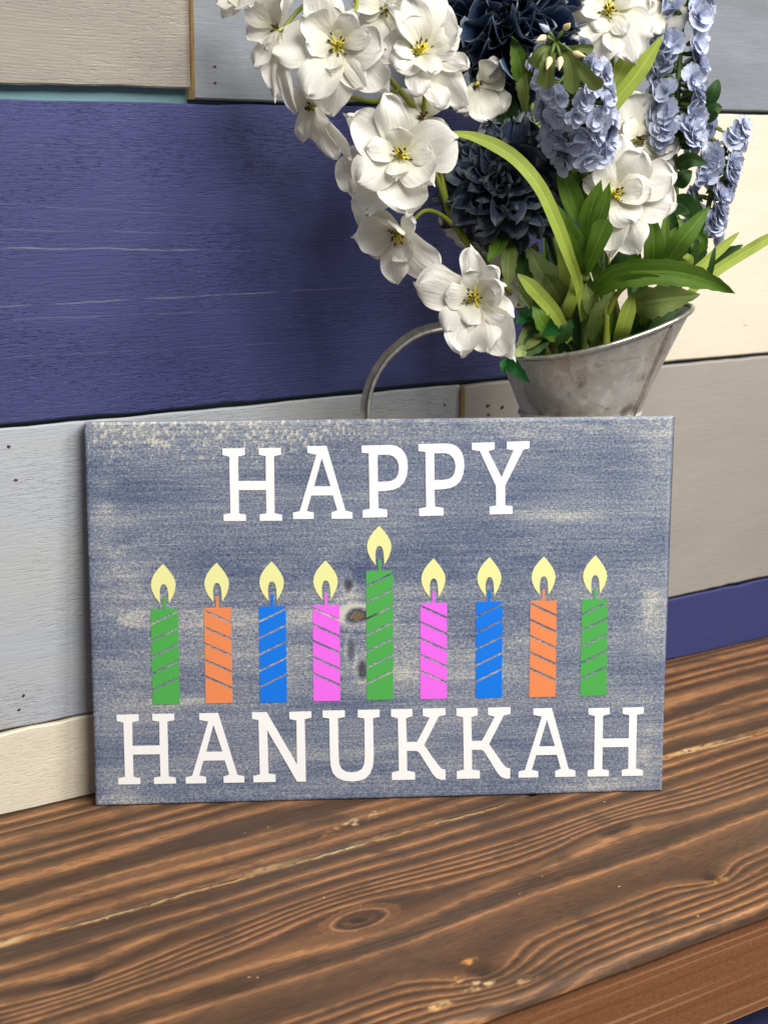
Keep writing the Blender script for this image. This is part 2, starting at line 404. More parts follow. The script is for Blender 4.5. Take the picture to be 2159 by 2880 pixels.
def table_plank(x0, x1, ya, yb, nose, seed, thick=0.034):
    """ya = front edge, yb = rear edge (world y)"""
    xs = np.concatenate([np.arange(x0, 0.30, 0.02), np.arange(0.30, 1.30, 0.0026), np.arange(1.30, x1+0.001, 0.02)])
    ys = np.arange(ya, yb+1e-6, 0.00185); ys[-1] = yb
    X, Y = np.meshgrid(xs, ys)
    jf = (fbm(xs*30, xs*0, seed)-0.5)*0.0028+(fbm(xs*150, xs*0, seed+2, 2)-0.5)*0.0016
    jb = (fbm(xs*30, xs*0, seed+5)-0.5)*0.0028+(fbm(xs*150, xs*0, seed+8, 2)-0.5)*0.0016
    T = ((ys-ya)/(yb-ya))[:, None]
    Y = Y+jf[None, :]*(1-T)**8*(0.4 if nose else 1)+jb[None, :]*T**8
    s, ph = grain_field(X, Y)
    df = (Y-(ya+jf[None, :]*(0.4 if nose else 1))); db = ((yb+jb[None, :])-Y)
    rf = 0.0085 if nose else 0.0030; rb = 0.0030
    Z = -0.0010*(vnoise(X*6, Y*14, 4)-0.5)+0.00006*np.sin(ph*2*math.pi)
    for d, r in ((df, rf), (db, rb)):
        q = np.clip(1-d/r, 0, 1)
        Z = Z-r*(1-np.sqrt(np.clip(1-q*q, 0, 1)))*(1.0 if r > .005 else 0.8)
    # torn knots sink a little
    kn = np.zeros_like(X)
    for k in KN[:5]:
        dx, dy = knot_xy(X, Y, k); q = 0.20 if k[5] == 'eye' else 0.30
        e = (dx/(k[3]*q))**2+(dy/(k[4]*q*1.3))**2
        m = np.clip(1.35-e-1.1*(fbm(X*120, Y*200, 31)-0.4), 0, 1); kn = np.maximum(kn, m)
    Z = Z-0.0012*kn
    ch = np.zeros_like(X)
    if nose:
        ch = np.maximum(ch, np.exp(-((db-0.001)/0.0030)**2)*np.clip(3.5*(fbm(X*6, Y*0, 41)-0.30), 0, 1)*1.8)
        for (cx, cy, r) in ((0.606, -0.430, .0065), (0.634, -0.442, .006), (0.598, -0.416, .005), (0.842, -0.408, .006), (0.622, -0.402, .004), (0.570, -0.436, .006)):
            ch = np.maximum(ch, np.clip(1.5-((X-cx)**2*0.35+(Y-cy)**2*1.6)/r**2, 0, 1)*np.clip(4*(fbm(X*170, Y*300, 44)-0.50), 0, 1)*1.3)
    else:
        ch = np.exp(-((df-0.001)/0.0020)**2)*np.clip(2.6*(fbm(X*9, Y*0, 47)-0.45), 0, 1)
        ch = np.maximum(ch, np.clip(1.2-(((X-0.69)*0.22-(Y+0.170))/0.006)**2-((X-0.69)/0.05)**2, 0, 1)*np.clip(4*(fbm(X*190, Y*330, 49)-0.50), 0, 1))
    nx, ny = len(xs), len(ys)
    v = np.stack([X, Y, Z], -1).reshape(-1, 3)
    f = grid_faces(nx, ny)
    base = len(v); zb = -thick
    ring = []
    rimidx = list(range(nx))+[j*nx+nx-1 for j in range(1, ny)]+[(ny-1)*nx+i for i in range(nx-2, -1, -1)]+[j*nx for j in range(ny-2, 0, -1)]
    low = v[rimidx].copy(); low[:, 2] = zb
    if nose: low[:nx, 1] += 0.0; low[:nx, 2] = -0.0088; low[:nx, 1] += 0.0
    v = np.concatenate([v, low])
    L = len(rimidx)
    for i in range(L):
        a = rimidx[i]; b = rimidx[(i+1) % L]
        f.append((a, base+i, base+(i+1) % L, b))
    me = mesh('plank', v.tolist(), f)
    attr(me, 'grain', np.concatenate([ph.ravel(), ph.ravel()[rimidx]]))
    attr(me, 'knot', np.concatenate([kn.ravel(), kn.ravel()[rimidx]]))
    attr(me, 'chip', np.concatenate([ch.ravel(), ch.ravel()[rimidx]]))
    return link('plank', me, table, [M['walnut']])
table_plank(-0.12, 2.2, -0.2045, 0.0115, False, 21)['label'] = 'rear tabletop plank touching the wall'
table_plank(-0.12, 2.2, -0.4560, -0.2060, True, 22)['label'] = 'front tabletop plank with rounded nose'
link('front_board', box_mesh('front_board', -0.115, 2.195, -0.4535, -0.4200, -0.080, -0.0090), table, [M['front']])
link('base_panel', box_mesh('base_panel', -0.05, 2.1, -0.434, -0.420, -0.60, -0.0805), table, [M['plank_navy_low']])
link('rear_panel', box_mesh('rear_panel', -0.05, 2.1, -0.03, -0.012, -0.60, -0.0345), table, [M['plank_navy_low']])

# ------------------------------------------------------------------ the sign
SW, SH, ST = 0.457, 0.3061, 0.012
S0 = Vector((0.541, -0.0243, 0.0004)); LEAN = R(3.14)
AX = Vector((0.3911, -0.2364, 0)).normalized(); BK = Vector((-AX.y, AX.x, 0))
SU = Vector((0, 0, math.cos(LEAN)))+BK*math.sin(LEAN)
SN = AX.cross(SU).normalized()          # out of the front face
SMAT = Matrix(((AX.x, SU.x, SN.x, S0.x), (AX.y, SU.y, SN.y, S0.y), (AX.z, SU.z, SN.z, S0.z), (0, 0, 0, 1)))
sign = empty('wooden_sign', S0)
tag(sign, 'blue and white washed wooden sign reading HAPPY HANUKKAH with nine coloured candles', 'sign')

def sign_material():
    t = NT('washed_blue_stain'); c = t.coord(); p = t.attr('pale')
    weave = t.noise(t.map(c, (420, 900, 500)), 1.0, 3.0, 0.7, 0.2)
    wv = t.noise(t.map(c, (900, 380, 500), (3, 1, 0)), 1.0, 3.0, 0.65)
    g = t.math('ADD', t.math('MULTIPLY', t.math('SUBTRACT', weave, 0.5), 1.30), t.math('MULTIPLY', t.math('SUBTRACT', wv, 0.5), 0.75))
    streak = t.noise(t.map(c, (14, 420, 100)), 1.0, 4.0, 0.66, 0.2)
    g = t.math('ADD', g, t.math('MULTIPLY', t.math('SUBTRACT', streak, 0.5), 0.60))
    f = t.math('ADD', p, g)
    colr = t.ramp(f, [(0.0, (0.034, 0.043, 0.120)), (0.26, (0.076, 0.100, 0.185)), (0.50, (0.155, 0.185, 0.265)), (0.74, (0.310, 0.330, 0.360)), (1.0, (0.60, 0.575, 0.50))])
    kn = t.attr('knot')
    colr = t.mix(t.math('MULTIPLY', t.sub(kn, 0.0, 0.5), t.sub(weave, 0.30, 0.5)), colr, (0.060, 0.055, 0.056))
    colr = t.mix(t.math('MULTIPLY', t.sub(kn, 0.75, 1.0), t.sub(weave, 0.34, 0.55)), colr, (0.20, 0.115, 0.045))
    h = t.math('ADD', t.math('MULTIPLY', weave, 0.8), t.math('MULTIPLY', streak, 0.5))
    h = t.math('SUBTRACT', h, t.math('MULTIPLY', kn, 0.7))
    t.bsdf(colr, 0.66, 0, t.bump(h, 0.32, 0.0007), 0.28)
    return t.m
M['sign'] = sign_material()

def build_board():
    nx, ny = 382, 256
    u = np.linspace(0, 1, nx); w = np.linspace(0, 1, ny)
    U, V = np.meshgrid(u, w); X = U*SW*1000; Y = V*SH*1000       # mm
    p = 0.53+0.34*(fbm(X/95, Y/13, 61, 5)-0.5)+0.18*(fbm(X/60, Y/34, 65, 4)-0.5)
    def patch(cx, cy, rx, ry, a, seed, hard=1.0):
        e = ((X-cx)/rx)**2+((Y-cy)/ry)**2
        return 0.72*a*np.exp(-e**hard)*np.clip(0.35+1.5*(fbm(X/13, Y/7, seed, 4)-0.22), 0, 1.3)
    p = p+patch(230, 300, 300, 12, 0.22, 70, 2)+patch(60, 285, 60, 16, 0.12, 71)
    p = p+patch(22, 188, 32, 32, 0.36, 72)+patch(12, 240, 12, 24, 0.26, 73)+patch(30, 92, 26, 26, 0.30, 74)+patch(60, 84, 40, 4.5, 0.42, 75)
    p = p+patch(362, 229, 34, 5, 0.40, 76)+patch(446, 150, 14, 30, 0.40, 77)+patch(446, 30, 14, 40, 0.34, 78)+patch(445, 280, 18, 26, 0.30, 79)
    p = p+patch(25, 10, 34, 12, 0.32, 80)+patch(395, 7, 30, 4, 0.36, 81)+patch(186, 153, 24, 9, 0.34, 82)+patch(203, 163, 9, 14, 0.36, 83)+patch(240, 104, 26, 7, 0.3, 94)+patch(236, 140, 30, 10, 0.22, 96)
    p = p+patch(235, 125, 80, 12, 0.16, 84)+patch(262, 96, 30, 7, 0.24, 85)+patch(330, 120, 80, 22, 0.18, 86)+patch(150, 120, 50, 24, 0.14, 87)
    # a long glued patch with pale rounded end
    e = np.clip(1-np.abs((Y-151)/(6.6*np.sqrt(np.clip((X-20)/14, 0.0, 1)))), -9, 1)*(X > 20)*(X < 200)
    p = p+0.17*np.clip(e*3, 0, 1)+0.26*np.exp(-((e-0.06)/0.09)**2)*(X > 20)*(X < 120)+0.14*np.exp(-((X-28)/14)**2)*np.clip(e*2, 0, 1)
    p = p+0.12*np.exp(-((Y-158.6)/0.7)**2)*(X > 25)*(X < 340)+0.10*np.exp(-((Y-142.5)/0.7)**2)*(X > 60)*(X < 400)
    # dark stain pooled round the rim, worn edge
    de = np.minimum(np.minimum(X, SW*1000-X), np.minimum(Y, SH*1000-Y))
    p = p-0.08*np.exp(-(X/7)**2)-0.07*np.exp(-(Y/4)**2)
    p = p-patch(206, 136, 7, 22, 0.30, 102)-patch(212, 182, 9, 9, 0.28, 103)
    p = p-patch(26, 212, 20, 10, 0.22, 88)-patch(120, 205, 110, 12, 0.14, 89)-patch(320, 190, 90, 16, 0.15, 90)-patch(215, 186, 14, 10, 0.22, 91)-patch(20, 256, 30, 14, 0.2, 92)-patch(170, 190, 120, 12, .12, 93)
    # flecks of bare wood along the top
    fl = vnoise(X/1.5, Y/2.6, 95); p = p+0.50*np.clip((fl-0.74)*7, 0, 1)*np.clip((Y-258)/40, 0, 1)*np.clip((260-X)/120+0.25, 0.12, 1)
    kn = np.zeros_like(X)
    for (kx, ky, a, b, k) in ((202, 176, 3.8, 5.0, 0.50), (209.0, 151, 8.5, 5.8, 1.0), (204, 123, 3.0, 10.0, 0.38), (213, 107, 4.0, 8.0, 0.55), (219, 150, 9, 3.5, .7)):
        e2 = ((X-kx)/a)**2+((Y-ky)/b)**2
        kn = np.maximum(kn, k*np.clip(1.35-e2-0.8*(fbm(X/3, Y/3, 97)-0.35), 0, 1))
        p = p+0.15*np.exp(-((np.sqrt(e2)-1.45)/0.35)**2)*(0.4+1.2*fbm(X/6, Y/6, 101))
    p = p+0.14*np.sin(np.hypot((X-209)/1.6, (Y-150)/1.1)*0.9)*np.exp(-(np.hypot(X-207, Y-150)/24)**2)
    cup = 0.0011*((V-0.5)**2*4-0.4)
    rag = 0.0006*(fbm(Y/9, X*0, 99, 3)-0.5)
    # front face; its upper right corner is cut back where the saw left a slanted side
    skew = 0.0*V
    e = 0.0010
    edge = np.clip(1-(de/1000)/e, 0, 1)
    Zf = cup-e*(1-np.sqrt(np.clip(1-edge**2, 0, 1)))*0.9+0.00018*(fbm(X/5, Y/2, 98, 3)-0.5)
    vf = np.stack([X/1000-skew+rag*np.clip((U-.98)/.02, 0, 1)-rag*np.clip((.02-U)/.02, 0, 1), Y/1000, Zf], -1).reshape(-1, 3)
    f = grid_faces(nx, ny)
    rim = list(range(nx))+[j*nx+nx-1 for j in range(1, ny)]+[(ny-1)*nx+i for i in range(nx-2, -1, -1)]+[j*nx for j in range(ny-2, 0, -1)]
    Xb, Yb = (X/1000).ravel()[rim], (Y/1000).ravel()[rim]
    vb = np.stack([Xb+np.where(Xb > SW-0.001, 0.0024+0.0036*Yb/SH, 0.0), Yb, cup.ravel()[rim]-ST], -1)
    base = len(vf); L = len(rim)
    v = np.concatenate([vf, vb])
    for i in range(L):
        f.append((rim[i], base+i, base+(i+1) % L, rim[(i+1) % L]))
    f.append(tuple(range(base, base+L))[::-1])
    me = mesh('board', v.tolist(), f)
    pb = p.ravel()[rim]-0.10; pb[vb[:, 1] > SH-0.001] += 0.42
    attr(me, 'pale', np.concatenate([p.ravel(), pb])); attr(me, 'knot', np.concatenate([kn.ravel(), np.zeros(L)]))
    return link('board', me, sign, [M['sign']], mat=SMAT)
build_board()

GLYPH = {
'H': ([(-0.1,57.0),(17.2,57.0),(17.3,51.7),(12.0,50.6),(11.9,31.4),(33.2,31.2),(33.3,50.6),(27.9,51.7),(28.0,56.9),(45.2,56.9),(45.2,51.5),(39.7,50.6),(39.7,5.6),(45.3,4.3),(45.5,-0.4),(28.0,-0.3),(28.0,4.8),(33.3,5.6),(33.2,24.0),(12.0,24.2),(12.0,5.8),(17.4,4.7),(17.3,-0.2),(0.0,0.0),(-0.1,5.2),(5.3,6.0),(5.2,50.5),(0.0,51.9)],[]),
'A': ([(11.6,57.4),(26.6,57.4),(41.0,6.2),(46.4,4.8),(46.5,-0.3),(30.0,-0.2),(29.9,4.9),(34.6,6.5),(31.1,18.4),(14.3,18.5),(10.8,6.3),(16.1,5.0),(16.2,-0.1),(0.0,0.0),(-0.1,5.2),(5.1,6.2),(18.6,50.5),(11.7,52.0)],[[(22.7,47.8),(16.6,25.8),(29.5,25.6)]]),
'N': ([(-0.4,57.6),(11.3,57.5),(34.9,13.9),(34.8,50.1),(29.2,51.5),(29.2,57.4),(46.8,57.4),(46.9,52.2),(41.4,51.0),(41.9,-0.5),(34.8,-0.3),(11.6,42.6),(12.1,6.9),(17.6,6.0),(17.7,-0.1),(0.0,0.0),(-0.1,5.2),(5.2,6.5),(4.7,51.2),(-0.4,52.2)],[]),
'U': ([(0.0,0.0),(17.8,-0.2),(17.7,-5.8),(12.2,-6.7),(12.5,-38.8),(13.1,-44.7),(15.0,-48.6),(18.4,-50.9),(22.9,-51.6),(27.7,-51.0),(31.1,-48.9),(32.9,-45.2),(33.5,-39.3),(33.3,-7.2),(28.1,-6.3),(28.0,-0.1),(45.5,-0.3),(45.5,-6.3),(40.2,-7.3),(40.7,-39.5),(39.9,-47.2),(37.5,-53.4),(33.4,-57.2),(28.5,-58.7),(22.9,-59.2),(16.5,-58.3),(11.2,-55.8),(7.8,-51.9),(6.2,-46.4),(5.6,-38.7),(5.3,-6.7),(0.1,-5.7)],[]),
'K': ([(-0.6,58.5),(16.6,58.5),(16.6,52.4),(11.5,51.0),(12.1,31.2),(20.3,31.2),(30.5,50.9),(25.1,52.5),(24.9,58.5),(43.2,58.5),(43.2,52.8),(37.8,51.8),(26.0,28.3),(37.4,11.4),(38.7,9.8),(40.4,8.3),(43.3,7.5),(43.4,-0.8),(39.8,-0.9),(36.1,0.5),(33.0,4.0),(22.7,21.2),(21.2,23.1),(19.2,23.7),(12.2,23.9),(12.3,7.5),(18.7,6.0),(18.8,-0.2),(0.0,0.0),(-0.1,6.2),(5.7,7.5),(4.9,51.1),(-0.5,52.5)],[]),
'P': ([(-0.7,57.0),(21.1,57.3),(26.0,56.6),(30.4,54.2),(33.5,50.1),(35.1,45.0),(35.5,39.2),(34.7,32.8),(32.5,27.6),(28.8,23.8),(24.1,21.9),(17.8,21.0),(12.1,20.9),(12.5,7.4),(19.2,6.2),(19.3,0.2),(0.0,0.0),(-0.1,5.9),(5.6,7.1),(4.9,50.8),(-0.6,51.4)],[[(11.8,49.5),(20.2,49.7),(24.1,48.4),(26.8,45.7),(28.2,42.2),(28.6,38.4),(27.8,34.0),(26.0,30.8),(23.0,29.1),(19.4,28.5),(12.1,28.3)]]),
'Y': ([(0.0,0.0),(18.0,0.3),(18.1,-5.3),(13.1,-6.7),(23.7,-27.5),(33.0,-6.1),(27.6,-5.3),(27.6,0.6),(45.5,0.8),(45.6,-4.8),(40.6,-5.9),(26.6,-34.0),(26.8,-50.0),(32.6,-50.7),(32.8,-56.8),(14.4,-57.0),(14.3,-50.8),(19.6,-50.0),(19.3,-34.3),(6.2,-6.4),(0.2,-5.6)],[])}
LETTERS = [('H',105.3,228.4),('A',159.3,229.1),('P',213.7,229.4),('P',258.1,230.1),('Y',299.4,287.6),('H',18.4,17.5),('A',71.6,16.8),('N',125.3,16.4),('U',181.0,74.2),('K',236.2,15.4),('K',288.7,15.0),('A',338.8,14.6),('H',395.3,14.1)]

def flat_print(name, loops, mat, parent, lift=0.00095, thick=0.00014):
    """outlines in sign millimetres -> a thin raised film; every loop list is [outer, hole, ...]"""
    bm = bmesh.new()
    for group in loops:
        edges = []
        for lp in group:
            vs = [bm.verts.new((x/1000, y/1000, lift)) for x, y in lp]
            edges += [bm.edges.new((vs[i], vs[(i+1) % len(vs)])) for i in range(len(vs))]
        bmesh.ops.triangle_fill(bm, use_beauty=True, use_dissolve=True, edges=edges)
    bmesh.ops.recalc_face_normals(bm, faces=bm.faces)
    for fc in bm.faces:
        if fc.normal.z < 0: fc.normal_flip()
    r = bmesh.ops.extrude_face_region(bm, geom=list(bm.faces))
    for v in [g for g in r['geom'] if isinstance(g, bmesh.types.BMVert)]: v.co.z += thick
    # follow the slight cup of the board
    for v in bm.verts: v.co.z += 0.0011*((v.co.y/SH-0.5)**2*4-0.4)-0.0008
    bmesh.ops.recalc_face_normals(bm, faces=bm.faces)
    me = bpy.data.meshes.new(name); bm.to_mesh(me); bm.free()
    me.transform(SMAT)
    return link(name, me, parent, [mat])

def paint(name, c, rough=0.55):
    t = NT(name); n = t.noise(t.map(t.coord(), (400, 400, 400)), 1.0, 2.0, 0.6)
    t.bsdf(t.mix(t.math('MULTIPLY', t.sub(n, 0.4, 0.7), 0.08), c, tuple(v*0.8 for v in c)), rough, 0, t.bump(n, 0.05, 0.0003), 0.3)
    return t.m
M['white'] = paint('white_lettering', (0.93, 0.93, 0.93))
PC = {'green': s2l((78, 172, 80)), 'orange': s2l((236, 140, 88)), 'blue': s2l((12, 120, 232)), 'pink': s2l((240, 108, 240))}
for k, c in PC.items(): M[k] = paint(k+'_print', c)
M['flame'] = paint('flame_yellow', s2l((236, 236, 162)))

for ch, x, y in LETTERS:
    o, hs = GLYPH[ch]
    L = flat_print('letter', [[[(a+x, b+y) for a, b in o]]+[[(a+x, b+y) for a, b in h] for h in hs]], M['white'], sign)
    L['label'] = 'white slab-serif capital letter '+ch

FL = [(0,0),(3.8,-4.5),(6.9,-9.0),(8.9,-13.1),(9.5,-16.8),(8.9,-20.9),(7.2,-25.6),(3.9,-31.4),(3.4,-22.5),(2.9,-19.3),(1.7,-16.8),(0.2,-16.1),(-1.4,-16.6),(-2.6,-18.7),(-3.1,-22.4),(-2.9,-31.6),(-6.8,-26.2),(-9.1,-21.1),(-9.8,-16.7),(-9.2,-12.8),(-7.4,-8.6),(-4.1,-4.2)]
CANDLES = [('green',47.0,82.2,77.0),('orange',88.5,82.1,77.3),('blue',131.5,81.8,78.0),('pink',173.8,81.9,78.0),('green',216.2,81.9,105.0),('pink',259.1,81.7,78.4),('blue',303.6,81.5,78.9),('orange',347.0,81.3,79.0),('green',388.4,81.3,79.2)]
for colr, x0, y0, h in CANDLES:
    w = 21.3; rise = 10.2; th = 1.75; up = colr in ('green', 'blue')
    gaps = [12.3+13.25*i for i in range(7 if h > 100 else 5)]
    top = y0+h; loops = []
    Lf = lambda d: (x0, top-d); Rt = lambda d: (x0+w, top-d)
    prev_l = prev_r = 0.0
    for i, g in enumerate(gaps):
        gl, gr = (g, g-rise) if up else (g-rise, g)
        loops.append([[Lf(prev_l), Rt(prev_r), Rt(gr-th*0.55), Lf(gl-th*0.55)]])
        prev_l, prev_r = gl+th*0.55, gr+th*0.55
    loops.append([[Lf(prev_l), Rt(prev_r), (x0+w, y0), (x0, y0)]])
    cx = x0+w/2
    loops.append([[(cx-1.05, top+9.4), (cx+1.05, top+9.4), (cx+1.1, top+0.02), (cx-1.1, top+0.02)]])
    c = flat_print('candle', loops, M[colr], sign)
    c['label'] = ('tall middle ' if h > 100 else '')+colr+' striped candle print'
    flat_print('flame', [[[(cx-0.1+a, top+36.0+b) for a, b in FL]]], M['flame'], c)

# ------------------------------------------------------------------ the galvanised pitcher
def zinc():
    t = NT('aged_zinc'); c = t.coord()
    big = t.noise(t.map(c, (22, 22, 16)), 1.0, 5.0, 0.62, 0.8)
    sm = t.noise(t.map(c, (120, 120, 90)), 1.0, 4.0, 0.65, 0.4)
    colr = t.mix(t.sub(big, 0.38, 0.62), (0.56, 0.555, 0.53), (0.47, 0.425, 0.36))
    colr = t.mix(t.math('MULTIPLY', t.sub(sm, 0.48, 0.66), 0.7), colr, (0.70, 0.68, 0.62))
    dk = t.noise(t.map(c, (34, 34, 44), (5, 2, 1)), 1.0, 5.0, 0.7, 0.6)
    colr = t.mix(t.math('MULTIPLY', t.sub(dk, 0.54, 0.68), 0.7), colr, (0.12, 0.118, 0.112))
    rg = t.math('ADD', 0.34, t.math('MULTIPLY', sm, 0.26))
    t.bsdf(colr, rg, 0.60, t.bump(t.math('ADD', sm, dk), 0.18, 0.0008), 0.5)
    return t.m
M['zinc'] = zinc()
t = NT('bright_zinc'); n_ = t.noise(t.map(t.coord(), (160, 160, 160)), 1.0, 4.0, 0.65)
t.bsdf(t.mix(t.sub(n_, 0.35, 0.7), (0.66, 0.64, 0.58), (0.36, 0.34, 0.30)), 0.30, 0.9, t.bump(n_, 0.15, 0.0006)); M['bright_zinc'] = t.m

VA = Vector((0.9266, -0.1559, 0.0))
VZ = 0.300                                # height of the neck ring
pitcher = empty('pitcher', (VA.x, VA.y, 0.0))
tag(pitcher, 'weathered galvanised metal pitcher with flared spout and arched handle behind the sign', 'pitcher')
RIMDIR = RT.copy(); RIMDIR.z = 0; RIMDIR.normalize()
SIDE = Vector((-RIMDIR.y, RIMDIR.x, 0))
R0, KF = 0.0485, 0.40
def rim_h(a): return 0.0640+0.0195*math.cos(a)+0.004*math.cos(2*a)
def cone_pt(a, h, extra=0.0):
    r = R0+KF*h+0.05*h*h/0.08*max(0.0, math.cos(a))+extra
    return VA+(RIMDIR*math.cos(a)+SIDE*math.sin(a))*r+Vector((0, 0, VZ+h))
def lathe(prof, n=72):
    v = []
    for r, z in prof:
        for k in range(n):
            a = 2*math.pi*k/n; v.append(VA+(RIMDIR*math.cos(a)+SIDE*math.sin(a))*r+Vector((0, 0, z)))
    return v, grid_faces(n, len(prof), 0, True)
prof = [(0.0, 0.0012), (0.060, 0.0012), (0.0625, 0.0030), (0.0630, 0.006), (0.0600, 0.010), (0.0640, 0.060), (0.0650, 0.120), (0.0640, 0.170), (0.0610, 0.215), (0.0560, 0.245), (0.0500, 0.268), (0.0475, 0.285), (0.0470, VZ-0.002)]
v, f = lathe(prof)
link('body', mesh('body', v, f), pitcher, [M['zinc']])
n = 96; nh = 12; v = []
for j in range(nh):
    for k in range(n):
        a = 2*math.pi*k/n; v.append(cone_pt(a, rim_h(a)*j/(nh-1)))
for j in range(nh-1, -1, -1):                          # inner skin
    for k in range(n):
        a = 2*math.pi*k/n; v.append(cone_pt(a, rim_h(a)*j/(nh-1), -0.0012))
link('spout', mesh('spout', v, grid_faces(n, 2*nh, 0, True)), pitcher, [M['zinc']])
pts = [cone_pt(2*math.pi*k/n, rim_h(2*math.pi*k/n), 0.0004) for k in range(n+1)]
tube('rim', pts, 0.0021, [M['bright_zinc']], pitcher, 10, cap=False)
for dz, rr in ((0.0, 0.0022), (-0.0065, 0.0012)):
    pts = [VA+(RIMDIR*math.cos(2*math.pi*k/64)+SIDE*math.sin(2*math.pi*k/64))*(R0+0.0006)+Vector((0, 0, VZ+dz)) for k in range(65)]
    tube('neck_ring', pts, rr, [M['zinc']], pitcher, 8, cap=False)
sa = R(-38)
tube('seam', [cone_pt(sa, rim_h(sa)*k/9, 0.0006) for k in range(10)], 0.0017, [M['bright_zinc']], pitcher, 8)
# strap handle with a rolled bright edge, standing out to the side away from the spout
hp = [(1425, 968), (1340, 918), (1250, 918), (1166, 941), (1092, 998), (1050, 1058), (1030, 1117), (1026, 1180), (1036, 1260), (1070, 1350), (1130, 1430), (1230, 1490), (1420, 1520)]
DH = 1.385
hpts = spline([at(x, y, DH) for x, y in hp], 60)
v = []
for i, p in enumerate(hpts):
    tn = (hpts[min(i+1, 59)]-hpts[max(i-1, 0)]).normalized(); o_ = tn.cross(FW).normalized()
    if o_.dot(p-at(1250, 1200, DH)) < 0: o_ = -o_
    for a, b in ((-0.0036, -0.007), (0.0036, -0.0085), (0.0036, 0.0085), (-0.0036, 0.007)): v.append(p+o_*a+FW*b)
f = grid_faces(4, 60, 0, True)+[(3, 2, 1, 0), (236, 237, 238, 239)]
t = NT('dull_zinc'); n_ = t.noise(t.map(t.coord(), (90, 90, 90)), 1.0, 4.0, 0.6)
t.bsdf(t.mix(t.sub(n_, 0.35, 0.7), (0.075, 0.070, 0.060), (0.16, 0.15, 0.13)), 0.5, 0.5); M['dull_zinc'] = t.m
me = mesh('handle', v, f, smooth=False)
handle = link('handle', me, pitcher, [M['dull_zinc']])
bead = []
for i, p in enumerate(hpts):
    tn = (hpts[min(i+1, 59)]-hpts[max(i-1, 0)]).normalized(); o_ = tn.cross(FW).normalized()
    if o_.dot(p-at(1250, 1200, DH)) < 0: o_ = -o_
    bead.append(p-o_*0.0030-FW*0.0085)
tube('rolled_edge', bead, 0.0019, [M['bright_zinc']], handle, 8)

# ------------------------------------------------------------------ foliage and flower materials
def leaf_mat(name, a, b, stripe=1.0, transl=0.25, rough=0.5):
    t = NT(name); uv = t.coord('UV')
    st = t.noise(t.map(uv, (22, 1.3, 1)), 1.0, 3.0, 0.65)
    bl = t.noise(t.map(t.coord(), (60, 60, 60)), 1.0, 3.0, 0.6)
    sep = t.n('ShaderNodeSeparateXYZ'); t.set(sep.inputs[0], uv)
    mid = t.sub(t.math('ABSOLUTE', t.math('SUBTRACT', sep.outputs[0], 0.5)), 0.06, 0.0)
    c = t.mix(t.math('MULTIPLY', t.sub(st, 0.32, 0.68), stripe), a, b)
    c = t.mix(t.math('MULTIPLY', t.sub(bl, 0.4, 0.7), 0.35), c, tuple(x*0.6 for x in a))
    c = t.mix(t.math('MULTIPLY', mid, 0.35), c, tuple(min(1, x*1.7+0.02) for x in b))
    p = t.bsdf(c, rough, 0, t.bump(st, 0.5, 0.0010), 0.25, out=False)
    tr = t.n('ShaderNodeBsdfTranslucent'); t.set(tr.inputs[0], t.mix(0.3, c, b))
    mx = t.n('ShaderNodeMixShader'); mx.inputs[0].default_value = transl
    t.t.links.new(p, mx.inputs[1]); t.t.links.new(tr.outputs[0], mx.inputs[2]); t.t.links.new(mx.outputs[0], t.out.inputs[0])
    return t.m
M['leaf'] = leaf_mat('leaf_green', (0.055, 0.125, 0.012), (0.125, 0.230, 0.022))
M['leaf_dark'] = leaf_mat('leaf_dark_green', (0.016, 0.055, 0.012), (0.040, 0.100, 0.018))
M['leaf_vivid'] = leaf_mat('leaf_vivid_green', (0.010, 0.095, 0.018), (0.020, 0.140, 0.026), 0.6)
M['leaf_lime'] = leaf_mat('blade_lime', (0.27, 0.36, 0.045), (0.40, 0.47, 0.085), 0.8)
M['leaf_olive'] = leaf_mat('leaf_olive', (0.095, 0.135, 0.028), (0.175, 0.215, 0.055))
M['leaf_pale'] = leaf_mat('leaf_pale', (0.20, 0.27, 0.085), (0.32, 0.40, 0.15))
t = NT('stem_green'); t.bsdf((0.075, 0.115, 0.022), 0.5, 0, None, 0.3); M['stem'] = t.m
t = NT('stem_lime'); t.bsdf((0.21, 0.24, 0.028), 0.5, 0, None, 0.3); M['stem_lime'] = t.m

